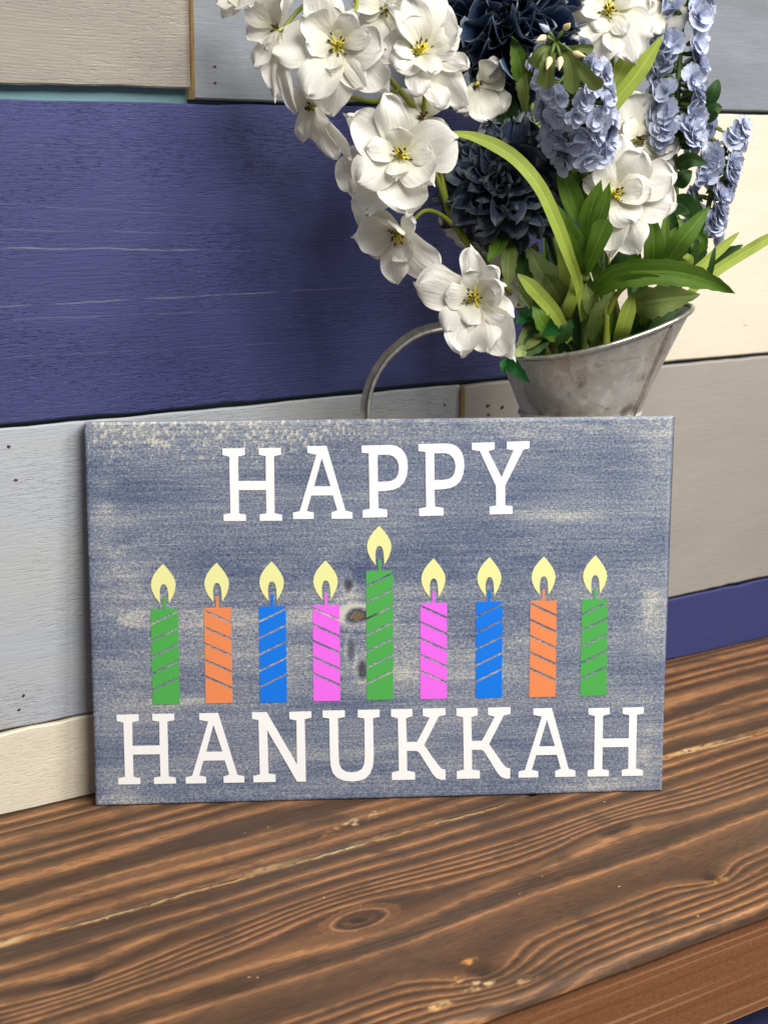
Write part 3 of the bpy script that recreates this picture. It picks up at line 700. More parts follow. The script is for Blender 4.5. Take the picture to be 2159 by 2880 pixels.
def petal_mat(name, base, tip, rim=None, transl=0.2, rough=0.75, warm=None):
    t = NT(name); uv = t.coord('UV')
    sep = t.n('ShaderNodeSeparateXYZ'); t.set(sep.inputs[0], uv)
    c = t.mix(t.sub(sep.outputs[1], 0.10, 0.85), base, tip)
    vein = t.noise(t.map(uv, (22, 2.2, 1)), 1.0, 3.0, 0.6)
    c = t.mix(t.math('MULTIPLY', t.sub(vein, 0.42, 0.72), 0.16), c, tuple(x*0.72 for x in tip))
    if rim is not None:
        e = t.math('MAXIMUM', t.math('MULTIPLY', t.math('ABSOLUTE', t.math('SUBTRACT', sep.outputs[0], 0.5)), 2.0), sep.outputs[1])
        e = t.math('MULTIPLY', t.sub(e, 0.88, 0.985), t.sub(sep.outputs[1], 0.35, 0.7))
        c = t.mix(t.math('MULTIPLY', e, 0.55), c, rim)
    bl = t.noise(t.map(t.coord(), (5, 5, 5)), 1.0, 3.0, 0.65)
    cr = t.noise(t.map(uv, (9, 1.1, 1), (2, 5, 0)), 1.0, 2.0, 0.5)
    p = t.bsdf(c, rough, 0, t.bump(t.math('ADD', t.math('ADD', t.math('MULTIPLY', vein, 0.5), bl), cr), 0.42, 0.0014), 0.15, out=False)
    tr = t.n('ShaderNodeBsdfTranslucent'); t.set(tr.inputs[0], c)
    mx = t.n('ShaderNodeMixShader'); mx.inputs[0].default_value = transl
    t.t.links.new(p, mx.inputs[1]); t.t.links.new(tr.outputs[0], mx.inputs[2]); t.t.links.new(mx.outputs[0], t.out.inputs[0])
    return t.m
M['petal_white'] = petal_mat('white_silk', (0.72, 0.70, 0.54), (0.775, 0.755, 0.70), None, 0.32)
M['petal_navy'] = petal_mat('navy_silk', (0.016, 0.058, 0.180), (0.045, 0.076, 0.145), (0.34, 0.36, 0.36), 0.10, 0.6)
M['petal_ink'] = petal_mat('ink_silk', (0.014, 0.040, 0.120), (0.038, 0.052, 0.082), (0.17, 0.18, 0.18), 0.08, 0.6)
M['petal_blue'] = petal_mat('pale_blue_silk', (0.48, 0.535, 0.72), (0.54, 0.58, 0.72), (0.74, 0.75, 0.79), 0.25)
t = NT('stamen_yellow'); t.bsdf((0.68, 0.58, 0.03), 0.6); M['stamen'] = t.m
t = NT('anther_brown'); t.bsdf((0.045, 0.022, 0.010), 0.6); M['anther'] = t.m
t = NT('bud_cream'); t.bsdf((0.75, 0.62, 0.33), 0.6); M['bud'] = t.m

def petal_mesh(name, seed, kind):
    rng = np.random.RandomState(seed)
    nu, nv = (13, 13) if kind == 'white' else ((5, 8) if kind in ('navy', 'ink') else (5, 6))
    v = []; uv = []
    ph = rng.rand(6)*6.28
    tw = rng.uniform(-0.25, 0.25); bow = rng.uniform(0.1, 0.45); cup = rng.uniform(0.25, 0.7); lean = rng.uniform(-.08, .08)
    for j in range(nv):
        t = 1-(1-j/(nv-1))**1.55
        if kind == 'white':
            w = (0.5*max(0, 1-((t-0.62)/0.38)**2.7)**0.5 if t > 0.62 else 0.5*(0.16+0.84*math.sin(t/0.62*math.pi/2)**0.9))
        elif kind == 'navy':
            w = (0.5*math.sqrt(max(0, 1-((t-0.74)/0.26)**2)) if t > 0.74 else 0.5*(0.30+0.70*(t/0.74)**1.1))
        elif kind == 'ink':
            w = (0.5*max(0, 1-((t-0.70)/0.30)**2.6)**0.6 if t > 0.70 else 0.5*(0.22+0.78*(t/0.70)))
        else:
            w = (0.5*math.sqrt(max(0, 1-((t-0.62)/0.38)**2)) if t > 0.62 else 0.5*(0.14+0.86*math.sin(t/0.62*math.pi/2)))
        for i in range(nu):
            s = -1+2*i/(nu-1)
            edge = 1+0.07*math.sin(3.1*t*3+ph[0]+s)+0.06*math.sin(11*t+ph[1]+2*s)*abs(s)
            x = s*w*edge+lean*t*t
            y = t*(1-0.05*abs(s)**2)
            if kind == 'white':
                y += 0.045*t*math.sin(4*s+ph[2])+0.018*t*t*math.sin(13*s+ph[0])-0.05*t**3*math.exp(-((s-0.2*math.sin(ph[1]))/0.22)**2)*(1 if seed % 3 else 0)
                z = cup*(x*x)*0.62*(1-0.35*t)+0.22*t-bow*t*t+tw*x*t+0.10*t*t*abs(s)**1.4*math.sin(8*t+3*s+ph[3])+0.045*math.sin(3.5*s+ph[4])*t+0.03*math.sin(7*t+ph[5])*(1-abs(s))
            elif kind == 'ink':
                y += 0.07*t**4*math.sin(8*s+ph[2])
                z = 1.0*cup*x*x*1.6+0.30*t-0.55*bow*t*t+tw*x*t+0.07*t*math.sin(6*s+ph[3])
            elif kind == 'navy':
                z = 2.2*x*x+0.18*t-0.30*bow*t+0.25*t**3
            else:
                z = 0.55*cup*x*x+0.18*t-0.28*bow*t*t+tw*x*t*0.7
            v.append((x, y, z)); uv.append((0.5+s/2, t))
    return mesh(name, v, grid_faces(nu, nv), True, uv)
PM = {k: [petal_mesh('petal_'+k, 100*i+j, k) for j in range(c)] for i, (k, c) in enumerate((('white', 10), ('navy', 6), ('ink', 8), ('blue', 6)))}
for k, mm in (('white', 'petal_white'), ('navy', 'petal_navy'), ('ink', 'petal_ink'), ('blue', 'petal_blue')):
    for me in PM[k]: me.materials.append(M[mm])

def petal_at(parent, centre, n, d, length, width, elev, me, roll=0.0, off=0.0):
    """petal growing from centre along d (made square to the axis n), lifted by elev towards n"""
    y = (d-n*d.dot(n)).normalized()
    z = n.copy()
    q = Matrix.Rotation(elev, 3, y.cross(z))
    y2 = q @ y; z2 = q @ z
    if roll:
        q2 = Matrix.Rotation(roll, 3, y2); z2 = q2 @ z2
    x2 = y2.cross(z2)
    c = centre+y2*off
    m = Matrix(((x2.x*width, y2.x*length, z2.x*length, c.x), (x2.y*width, y2.y*length, z2.y*length, c.y), (x2.z*width, y2.z*length, z2.z*length, c.z), (0, 0, 0, 1)))
    return link('petal', me, parent, (), mat=m)

def img(a): return RT*math.cos(R(a))+UP*math.sin(R(a))

def stamen_mesh(c, n, r, seed):
    rng = random.Random(seed); v = []; f = []; mi = []
    x = n.orthogonal().normalized(); y = n.cross(x)
    def rod(p, q, r0, r1, m):
        t_ = (q-p).normalized(); a = t_.orthogonal().normalized(); b = t_.cross(a); o = len(v)
        for pt, rr in ((p, r0), (q, r1)):
            for k in range(4):
                an = k*math.pi/2; v.append(pt+(a*math.cos(an)+b*math.sin(an))*rr)
        for k in range(4): f.append((o+k, o+(k+1) % 4, o+4+(k+1) % 4, o+4+k)); mi.append(m)
        f.append((o+7, o+6, o+5, o+4)[::-1]); mi.append(m)
    rod(c-n*0.004, c+n*0.002, r*0.30, r*0.26, 0)
    for k in range(20):
        a = rng.uniform(0, 6.283); s = rng.uniform(0.05, 0.95)
        d = (n*(1.0-0.55*s)+(x*math.cos(a)+y*math.sin(a))*s).normalized()
        L = r*rng.uniform(0.75, 1.1)
        rod(c, c+d*L, 0.00075, 0.00055, 0)
        if rng.random() < 0.62: rod(c+d*L*0.97, c+d*(L+0.0022), 0.00085, 0.0006, 1)
    return mesh('blossom', v, f, True, None, mi)

def blossom(owner, px, py, depth, face, petals, seed, inner=4, stamens=True, label=None):
    c = at(px, py, depth); n = (-FW+RT*face[0]+UP*face[1]).normalized(); rng = random.Random(seed)
    b = link('blossom', stamen_mesh(c, n, 0.0098 if stamens else 0.004, seed), owner, [M['stamen'], M['anther']])
    # keep the blossom's origin at its centre
    b.data.transform(Matrix.Translation(-c)); b.location = c-wpos(owner)
    if label: b['label'] = label
    k = depth/FPX
    for i, p in enumerate(petals):
        a, L, W = p[:3]; el = p[3] if len(p) > 3 else 14+rng.uniform(-5, 8)
        petal_at(b, c-n*0.002*(i % 3), n, img(a), L*k/max(0.45, math.cos(R(el)))*1.03, W*k*1.12, R(el), rng.choice(PM['white']), R(rng.uniform(-12, 12)))
    a0 = rng.uniform(0, 360)
    for i in range(inner):
        a = a0+360/inner*i+rng.uniform(-18, 18)
        petal_at(b, c, n, img(a), rng.uniform(0.018, 0.026), rng.uniform(0.015, 0.021), R(rng.uniform(18, 36)), rng.choice(PM['white']), R(rng.uniform(-15, 15)), 0.0045)
    return b

def stem(owner, pts, r0, r1, mat, n=26):
    P = spline([at(*p) for p in pts], n)
    return tube('stem', P, [r0+(r1-r0)*i/(n-1) for i in range(n)], [mat], owner, 7)

def leaf(owner, pts, width, mat, prof='lance', fold=0.25, twist=0.0, serr=0, name='leaf', wave=0.0, n=22):
    """leaf along points (px, py, depth); width in photo pixels"""
    P = spline([at(*p) for p in pts], n); dm = pts[len(pts)//2][2]; w = width*dm/FPX/2
    v = []; uv = []; nu = 7; rng = random.Random(int(pts[0][0]*7+pts[0][1]))
    ph = rng.uniform(0, 6.28)
    for j, p in enumerate(P):
        t = j/(n-1)
        tn = (P[min(j+1, n-1)]-P[max(j-1, 0)]).normalized()
        view = (p-CAM).normalized(); s = tn.cross(view).normalized(); nm = s.cross(tn).normalized()
        if nm.dot(view) > 0: nm = -nm
        q = Matrix.Rotation(R(twist*(t if twist > 900 else 1)), 3, tn); s = q @ s; nm = q @ nm
        if prof == 'blade': ww = min(1, 0.55+t*1.2)*min(1, ((1-t)/0.22)**0.7 if t > 0.78 else 1)
        elif prof == 'ovate': ww = math.sin(math.pi*min(1, t**0.72))**0.8 if 0 < t < 1 else 0
        elif prof == 'spoon': ww = (0.35+0.65*t**0.8)*(math.sqrt(max(0, 1-((t-0.82)/0.18)**2)) if t > 0.82 else 1)
        else: ww = (0.18+0.82*math.sin(math.pi*min(1, t**0.85))) if t < 0.85 else (0.18*(1-t)/0.15+0.82*math.sin(math.pi*t**0.85))
        ww = max(0.012, ww)
        if serr: ww *= 1-0.20*((t*serr) % 1.0)
        for i in range(nu):
            a = -1+2*i/(nu-1)
            off = fold*abs(a)*ww*w+wave*w*math.sin(9*t+ph+2*a)*abs(a)
            v.append(p+s*a*ww*w+nm*off); uv.append((0.5+a/2, t))
    return link(name, mesh(name, v, grid_faces(nu, n), True, uv), owner, [M[mat]])

# ------------------------------------------------------------------ white sprays
VB = (VA.x, VA.y, 0.02)
sprayA = empty('white_flower_spray', VB)
tag(sprayA, 'arching spray of large white silk blossoms spilling left over the pitcher handle', 'flower', 'white sprays in the pitcher')
stem(sprayA, [(1560, 1120, 1.385), (1540, 1000, 1.38), (1440, 830, 1.37), (1320, 690, 1.35), (1260, 590, 1.34), (1240, 480, 1.335), (1225, 380, 1.33), (1120, 250, 1.30), (1010, 120, 1.28), (950, 20, 1.275), (920, -90, 1.27)], 0.0036, 0.0018, M['stem_lime'], 60)
for pts in ([(1260, 590, 1.34), (1200, 440, 1.31), (1140, 445, 1.27)], [(1300, 660, 1.345), (1240, 605, 1.33), (1190, 595, 1.315), (1140, 645, 1.29)],
            [(1440, 830, 1.37), (1400, 800, 1.33), (1345, 838, 1.29)], [(1010, 120, 1.28), (985, 60, 1.285), (1003, 10, 1.30), (990, -70, 1.31)],
            [(1120, 250, 1.30), (1060, 285, 1.30), (980, 275, 1.29), (900, 300, 1.28)], [(1190, 320, 1.315), (1195, 250, 1.30), (1190, 160, 1.285)], [(980, 70, 1.28), (950, 115, 1.275)], [(935, -30, 1.27), (850, 20, 1.27), (790, 90, 1.265)],
            [(1440, 830, 1.37), (1370, 690, 1.38), (1320, 610, 1.375)]):
    stem(sprayA, pts, 0.0022, 0.0014, M['stem_lime'], 16)
blossom(sprayA, 948, 128, 1.270, (0.05, 0.0), [(183, 190, 118, 12), (112, 165, 96, 18), (62, 95, 62, 34), (-8, 135, 104, 16), (-45, 198, 96, 8), (-62, 132, 76, 24), (-117, 165, 104, 14), (-98, 182, 116, 4), (150, 120, 84, 30)], 1)
blossom(sprayA, 1183, 147, 1.268, (0.1, 0.28), [(107, 122, 90, 34), (66, 158, 108, 22), (20, 118, 92, 26), (137, 140, 48, 30), (-18, 90, 46, 34), (-132, 95, 84, 26), (-30, 140, 60, 20), (-96, 148, 68, 12), (-74, 178, 72, 6), (-55, 192, 84, 4), (178, 120, 90, 12)], 2)
blossom(sprayA, 1127, 439, 1.255, (0.0, 0.05), [(146, 178, 118, 16), (104, 152, 84, 30), (12, 155, 138, 18), (-146, 148, 104, 20), (-124, 178, 116, 6), (-86, 174, 124, 10), (-48, 128, 104, 22)], 3)
blossom(sprayA, 1122, 650, 1.280, (-0.55, -0.55), [(186, 110, 96, 30), (152, 150, 84, 10), (-64, 156, 92, 10), (-34, 146, 88, 14), (70, 70, 70, 50), (-100, 125, 84, 30), (-150, 100, 80, 20)], 4, 3)
blossom(sprayA, 1334, 838, 1.270, (-0.1, 0.0), [(165, 162, 112, 14), (92, 134, 64, 22), (48, 96, 62, 40), (14, 92, 74, 34), (-58, 200, 98, 6), (-78, 150, 92, 18), (-102, 168, 92, 8), (-126, 118, 92, 22), (-30, 120, 80, 16)], 5)
blossom(sprayA, 780, 80, 1.262, (-0.75, 0.25), [(55, 105, 92, 30), (172, 95, 88, 16), (200, 80, 70, 8), (-112, 125, 72, 10), (-98, 190, 34, -8), (-84, 215, 40, -14), (100, 110, 84, 20)], 6, 3, False)
blossom(sprayA, 878, 300, 1.275, (-0.8, -0.5), [(-100, 100, 78, 6), (-68, 150, 56, 8), (-58, 170, 70, -4), (150, 62, 66, 14), (-130, 110, 60, 10), (80, 60, 60, 30)], 7, 2, False)
blossom(sprayA, 1050, 470, 1.315, (-0.6, -0.6), [(-160, 125, 96, 0), (-118, 130, 100, 0), (170, 95, 80, 6), (70, 120, 90, 0), (40, 150, 90, 0)], 8, 2, False)
blossom(sprayA, 690, -22, 1.255, (-0.5, 0.3), [(-60, 70, 70, 10), (-100, 56, 60, 10), (-150, 90, 60, 10), (0, 90, 80, 10)], 9, 2, False)
blossom(sprayA, 1085, 30, 1.318, (0.0, -0.2), [(160, 70, 84, 10), (-100, 85, 96, 0), (40, 70, 90, 6), (-30, 80, 80, 6), (220, 90, 80, 0)], 10, 2, False)
blossom(sprayA, 1190, 330, 1.312, (0.0, 0.2), [(70, 110, 90, 10), (-60, 90, 80, 10), (120, 100, 96, 6), (170, 100, 80, 8)], 11, 2, False)
blossom(sprayA, 1340, 235, 1.335, (0.2, -0.3), [(-70, 110, 84, 6), (-40, 110, 80, 6), (-110, 90, 70, 10), (30, 90, 80, 10)], 12, 2, False)
blossom(sprayA, 1325, 600, 1.372, (-0.2, -0.5), [(-60, 110, 100, 6), (-100, 105, 96, 6), (-30, 120, 84, 6), (-140, 90, 90, 6), (200, 90, 80, 10)], 13, 2, False)
blossom(sprayA, 1405, 770, 1.362, (-0.2, -0.4), [(-80, 105, 70, 6), (-45, 120, 80, 6), (130, 80, 70, 10), (80, 70, 70, 10)], 14, 2, False)

sprayB = empty('white_flower_spray', VB)
tag(sprayB, 'upright spray of white silk blossoms among the pale blue flower spikes', 'flower', 'white sprays in the pitcher')
stem(sprayB, [(1690, 1120, 1.385), (1695, 950, 1.385), (1705, 760, 1.39), (1735, 600, 1.385), (1705, 420, 1.40), (1735, 330, 1.395), (1730, 250, 1.39), (1715, 100, 1.37), (1708, 20, 1.36)], 0.0034, 0.002, M['stem_lime'], 50)
for pts in ([(1735, 600, 1.385), (1700, 570, 1.36), (1726, 548, 1.335)], [(1715, 430, 1.40), (1760, 420, 1.40), (1790, 390, 1.395)]):
    stem(sprayB, pts, 0.002, 0.0014, M['stem_lime'], 14)
blossom(sprayB, 1724, 546, 1.325, (0.1, 0.05), [(105, 145, 46, 14), (84, 156, 88, 12), (58, 138, 92, 22), (132, 100, 84, 26), (18, 170, 104, 14), (-8, 172, 124, 8), (5, 90, 84, 34), (-64, 100, 92, 24), (-70, 172, 102, 6), (-94, 178, 78, 0), (-130, 90, 70, 20)], 21, 2)
blossom(sprayB, 1708, 33, 1.362, (0.0, 0.15), [(172, 122, 92, 10), (-142, 132, 100, 8), (-96, 150, 92, 12), (-66, 165, 96, 6), (-34, 140, 96, 10), (20, 120, 90, 12), (70, 110, 90, 14), (120, 110, 90, 14), (-115, 70, 60, 30)], 22)
blossom(sprayB, 1800, 395, 1.398, (0.2, 0.1), [(112, 130, 108, 6), (60, 120, 100, 8), (-10, 110, 90, 8), (-30, 120, 60, -4), (165, 90, 90, 10), (-80, 90, 90, 10)], 23, 2, False)
blossom(sprayB, 1850, -10, 1.385, (0.2, 0.1), [(200, 120, 100, 6), (-120, 120, 100, 8), (-60, 110, 100, 8), (60, 100, 100, 8)], 24, 2, False)

# ------------------------------------------------------------------ two dark pompon flowers
def pompon(owner, px, py, depth, face, rpx, layers, kind, seed):
    c = at(px, py, depth); n = (-FW+RT*face[0]+UP*face[1]).normalized(); rng = random.Random(seed); Rr = rpx*depth/FPX
    for (cnt, L, W, el) in layers:
        a0 = rng.uniform(0, 360)
        for i in range(cnt):
            a = a0+360*i/cnt+rng.uniform(-7, 7)
            x = n.orthogonal().normalized(); y = n.cross(x)
            d = x*math.cos(R(a))+y*math.sin(R(a))
            petal_at(owner, c-n*0.004, n, d, Rr*L*rng.uniform(0.88, 1.1), Rr*W*rng.uniform(0.85, 1.15), R(el+rng.uniform(-9, 9)), rng.choice(PM[kind]), R(rng.uniform(-22, 22)), 0.002)
mumA = empty('navy_chrysanthemum', VB)
tag(mumA, 'navy chrysanthemum with smooth spoon-shaped petals, upper of the two dark flowers', 'flower', 'dark chrysanthemums in the pitcher')
stem(mumA, [(1600, 1120, 1.40), (1595, 900, 1.405), (1540, 600, 1.405), (1480, 350, 1.40), (1430, 160, 1.375)], 0.003, 0.0026, M['stem'], 30)
pompon(mumA, 1425, 72, 1.362, (-0.10, 0.0), 200, [(22, 1.0, 0.36, -22), (22, 1.0, 0.34, 0), (20, 0.92, 0.33, 16), (17, 0.78, 0.31, 32), (13, 0.62, 0.28, 50), (8, 0.46, 0.24, 70)], 'navy', 31)
leaf(mumA, [(1472, 240, 1.335), (1462, 180, 1.325), (1438, 100, 1.32)], 66, 'leaf', 'ovate', 0.35, 10, 7)
leaf(mumA, [(1455, 170, 1.335), (1470, 240, 1.33), (1478, 330, 1.345)], 44, 'leaf_olive', 'lance', 0.3, 20, 6)
leaf(mumA, [(1390, 225, 1.37), (1420, 320, 1.365), (1440, 420, 1.37)], 84, 'leaf_dark', 'ovate', 0.2, 10)
leaf(mumA, [(1500, 210, 1.37), (1490, 320, 1.36), (1500, 430, 1.37)], 46, 'leaf_dark', 'blade', 0.2)
mumB = empty('navy_chrysanthemum', VB)
tag(mumB, 'inky ruffled chrysanthemum behind the curved lime blade, lower of the two dark flowers', 'flower', 'dark chrysanthemums in the pitcher')
stem(mumB, [(1570, 1120, 1.37), (1550, 950, 1.37), (1480, 750, 1.37), (1430, 600, 1.36)], 0.003, 0.0026, M['stem'], 24)
pompon(mumB, 1418, 520, 1.345, (-0.15, 0.0), 192, [(18, 1.0, 0.46, -30), (18, 1.0, 0.44, -8), (17, 0.95, 0.42, 10), (16, 0.86, 0.40, 26), (14, 0.74, 0.38, 42), (11, 0.62, 0.34, 58), (8, 0.50, 0.30, 74)], 'ink', 32)
leaf(mumB, [(1420, 560, 1.375), (1405, 680, 1.34), (1370, 735, 1.325)], 62, 'leaf', 'ovate', 0.3, 20, 6)
leaf(mumB, [(1440, 640, 1.36), (1428, 740, 1.335), (1428, 810, 1.33)], 52, 'leaf_olive', 'lance', 0.3, -20, 6)
leaf(mumB, [(1450, 690, 1.37), (1470, 760, 1.35), (1500, 780, 1.345)], 50, 'leaf_dark', 'ovate', 0.3, 0, 6)
leaf(mumB, [(1525, 890, 1.365), (1490, 885, 1.345), (1448, 912, 1.335)], 62, 'leaf_vivid', 'ovate', 0.35, 20, 5)
leaf(mumB, [(1515, 880, 1.36), (1535, 915, 1.335), (1580, 940, 1.325)], 66, 'leaf_vivid', 'ovate', 0.3, 10, 5)
leaf(mumB, [(1425, 1010, 1.32), (1450, 1035, 1.31), (1489, 1078, 1.312)], 46, 'leaf_vivid', 'ovate', 0.35, 20, 3)
leaf(mumB, [(1425, 1012, 1.322), (1415, 1030, 1.315), (1418, 1055, 1.315)], 24, 'leaf_vivid', 'ovate', 0.3, 10, 3)
leaf(mumB, [(1470, 1000, 1.335), (1520, 940, 1.345), (1500, 900, 1.35)], 70, 'leaf_dark', 'ovate', 0.3, 0, 6)
leaf(mumB, [(1570, 965, 1.35), (1590, 920, 1.345), (1585, 880, 1.35)], 50, 'leaf_dark', 'ovate', 0.3, 0, 6)

# ------------------------------------------------------------------ pale blue spikes
def calyx_mesh(c, n, r, L):
    v = []; f = []; x = n.orthogonal().normalized(); y = n.cross(x)
    prof = ((0.0, 0.25), (0.35, 0.8), (0.8, 1.0), (1.0, 1.25))
    for h, rr in prof:
        for k in range(6):
            a = k*math.pi/3; v.append(n*(h*L-L)+(x*math.cos(a)+y*math.sin(a))*r*rr)
    return mesh('floret', v, grid_faces(6, 4, 0, True)+[tuple(range(5, -1, -1))], True)
def floret(owner, c, n, size, rng, stalk=None):
    o = link('floret', calyx_mesh(c, n, size*0.10, size*0.45), owner, [M['stem']], loc=c)
    x = n.orthogonal().normalized(); y = n.cross(x); a0 = rng.uniform(0, 6.28)
    for lay, (cnt, s, el) in enumerate(((5, 0.52, 10), (4, 0.40, 38))):
        for i in range(cnt):
            a = a0+lay*0.6+6.283*i/cnt+rng.uniform(-0.2, 0.2)
            petal_at(o, c, n, x*math.cos(a)+y*math.sin(a), size*s*rng.uniform(0.9, 1.12), size*s*rng.uniform(0.85, 1.1), R(el+rng.uniform(-14, 16)), rng.choice(PM['blue']), R(rng.uniform(-18, 18)))
    return o
def spike(owner, axis, radpx, spots, seed, tip=None):
    """axis: (px,py,depth) points bottom to top; spots: (t, angle in image deg or None, toward, size px)"""
    A = spline([at(*p) for p in axis], 40); rng = random.Random(seed); dm = axis[0][2]
    for (t_, a, toward, size) in spots:
        i = min(39, max(0, int(t_*39))); p = A[i]
        tn = (A[min(i+1, 39)]-A[max(i-1, 0)]).normalized()
        d = img(a)*math.sqrt(max(0, 1-toward**2))-FW*toward
        d = (d-tn*d.dot(tn)*0.6+tn*0.10).normalized()
        c = p+d*radpx*dm/FPX*rng.uniform(0.85, 1.15)
        tube('stalk', [p, p+(c-p)*0.5-tn*0.001, c-d*0.002], 0.0010, [M['stem']], owner, 5)
        n = (d*0.9+Vector((rng.uniform(-.3, .3), rng.uniform(-.3, .3), rng.uniform(-.2, .35)))).normalized()
        floret(owner, c, n, size*dm/FPX, rng)

blueA = empty('pale_blue_flower_spike', VB)
tag(blueA, 'drooping pale blue flower spike with green buds at its tip and whorled leaves below', 'flower', 'pale blue spikes in the pitcher')
stem(blueA, [(1642, 1120, 1.365), (1642, 965, 1.355), (1640, 780, 1.335), (1637, 600, 1.325), (1637, 450, 1.31), (1625, 330, 1.285), (1590, 200, 1.255), (1560, 110, 1.235)], 0.0029, 0.0018, M['stem'], 40)
tube('node', [at(1640, 795, 1.336), at(1640, 782, 1.335), at(1639, 768, 1.334)], [0.0030, 0.0052, 0.0034], [M['stem']], blueA, 8)
tube('node', [at(1638, 505, 1.318), at(1638, 485, 1.316), at(1638, 468, 1.314)], [0.0030, 0.0046, 0.0034], [M['stem']], blueA, 8)
sp = []
_r = random.Random(5)
for t_, cnt, size in ((0.03, 7, 86), (0.14, 10, 86), (0.27, 11, 84), (0.41, 12, 80), (0.55, 12, 76), (0.70, 10, 70), (0.84, 6, 58)):
    for k in range(cnt):
        sp.append((t_+_r.uniform(-.05, .05), 360*k/cnt+_r.uniform(-15, 15), 0.35+_r.uniform(-.35, .30), size))
spike(blueA, [(1632, 410, 1.31), (1622, 330, 1.29), (1605, 240, 1.265), (1585, 150, 1.245)], 86, sp, 51)
tipA = at(1560, 118, 1.228)
for k, (x, y, bx, by) in enumerate(((1538, 85, 1520, 70), (1588, 80, 1600, 68), (1545, 165, 1538, 190), (1575, 165, 1572, 192), (1612, 150, 1640, 158), (1530, 105, 1512, 112))):
    p0 = at(x, y, 1.222); p1 = at(bx, by, 1.216)
    tube('bud_stalk', [tipA, (tipA+p0)/2-FW*0.003, p0], 0.0014, [M['stem']], blueA, 6)
    d = (p1-p0)
    tube('bud', [p0-d*0.15, p0+d*0.25, p0+d*0.7, p0+d*1.25], [0.0014, 0.0027, 0.0019, 0.0002], [M['bud'] if k not in (0,) else M['petal_blue']], blueA, 7)
for pts, w in (([(1560, 120, 1.23), (1540, 180, 1.222), (1535, 250, 1.228)], 62), ([(1565, 120, 1.23), (1600, 170, 1.222), (1612, 265, 1.226)], 56), ([(1570, 130, 1.232), (1640, 200, 1.226), (1690, 248, 1.235)], 54), ([(1560, 120, 1.23), (1520, 150, 1.225), (1500, 190, 1.23)], 52), ([(1580, 140, 1.23), (1625, 135, 1.222), (1668, 138, 1.23)], 34)):
    leaf(blueA, pts, w, 'leaf_olive', 'spoon', 0.35, 15, 4, name='sepal')
for pts, w, m_, pr, tw in (
    ([(1642, 765, 1.332), (1618, 690, 1.318), (1560, 570, 1.305)], 62, 'leaf', 'lance', 12), ([(1640, 770, 1.332), (1612, 720, 1.312), (1600, 640, 1.305)], 46, 'leaf', 'lance', -8),
    ([(1642, 770, 1.332), (1672, 700, 1.308), (1706, 615, 1.298)], 66, 'leaf', 'spoon', -10), ([(1645, 690, 1.328), (1658, 600, 1.312), (1690, 505, 1.30)], 60, 'leaf', 'lance', 8),
    ([(1640, 640, 1.326), (1600, 540, 1.312), (1566, 438, 1.305)], 62, 'leaf', 'lance', 10), ([(1642, 620, 1.33), (1662, 500, 1.335), (1655, 402, 1.335)], 46, 'leaf', 'lance', 0),
    ([(1648, 700, 1.32), (1690, 600, 1.30), (1714, 512, 1.292)], 44, 'leaf', 'lance', -12), ([(1640, 700, 1.325), (1580, 640, 1.30), (1552, 560, 1.296)], 50, 'leaf', 'lance', 14),
    ([(1640, 560, 1.33), (1622, 480, 1.34), (1612, 400, 1.345)], 40, 'leaf', 'lance', 0)):
    leaf(blueA, pts, w, m_, pr, 0.3, tw)

blueB = empty('pale_blue_flower_spike', VB)
tag(blueB, 'tall upright pale blue flower spike with dark green leaves, against the grey-blue plank', 'flower', 'pale blue spikes in the pitcher')
stem(blueB, [(1720, 1120, 1.40), (1800, 950, 1.405), (1870, 760, 1.41), (1898, 600, 1.41), (1895, 420, 1.405), (1905, 250, 1.40), (1915, 80, 1.395), (1925, -60, 1.39)], 0.0034, 0.0022, M['stem'], 44)
sp = []
for t_, cnt, size in ((0.02, 8, 84), (0.11, 9, 88), (0.20, 9, 88), (0.30, 9, 86), (0.40, 9, 86), (0.51, 8, 86), (0.62, 8, 88), (0.74, 8, 94), (0.86, 8, 100), (0.97, 7, 92)):
    for k in range(cnt):
        a = _r.choice((0, 180))+_r.uniform(-50, 50)
        sp.append((t_+_r.uniform(-.05, .05), a, _r.uniform(-0.5, 0.85), size))
spike(blueB, [(1895, 400, 1.405), (1900, 300, 1.402), (1908, 180, 1.398), (1918, 40, 1.395), (1925, -60, 1.39)], 56, sp, 52)
for pts, w, m_, pr in (([(1985, 305, 1.40), (2005, 260, 1.39), (2019, 222, 1.39)], 40, 'leaf_dark', 'lance'), ([(1990, 345, 1.40), (2005, 310, 1.39), (2030, 300, 1.39)], 40, 'leaf_dark', 'lance'),
    ([(1898, 470, 1.405), (1940, 450, 1.39), (1987, 462, 1.39)], 46, 'leaf_dark', 'ovate'), ([(1895, 440, 1.405), (1850, 425, 1.40), (1808, 440, 1.40)], 40, 'leaf_dark', 'ovate'),
    ([(1898, 520, 1.405), (1920, 500, 1.395), (1945, 480, 1.395)], 50, 'leaf_dark', 'ovate'), ([(1898, 400, 1.405), (1885, 360, 1.395), (1893, 300, 1.395)], 40, 'leaf_dark', 'lance'),
    ([(1900, 410, 1.405), (1940, 380, 1.40), (1965, 340, 1.40)], 60, 'leaf_dark', 'ovate'), ([(1892, 560, 1.40), (1930, 590, 1.385), (1935, 615, 1.385)], 70, 'leaf_dark', 'ovate'),
    ([(1890, 330, 1.41), (1870, 380, 1.40), (1890, 430, 1.40)], 34, 'leaf_dark', 'lance'), ([(1870, 740, 1.40), (1905, 690, 1.385), (1935, 640, 1.38)], 36, 'leaf', 'lance')):
    leaf(blueB, pts, w, m_, pr, 0.25, 0)

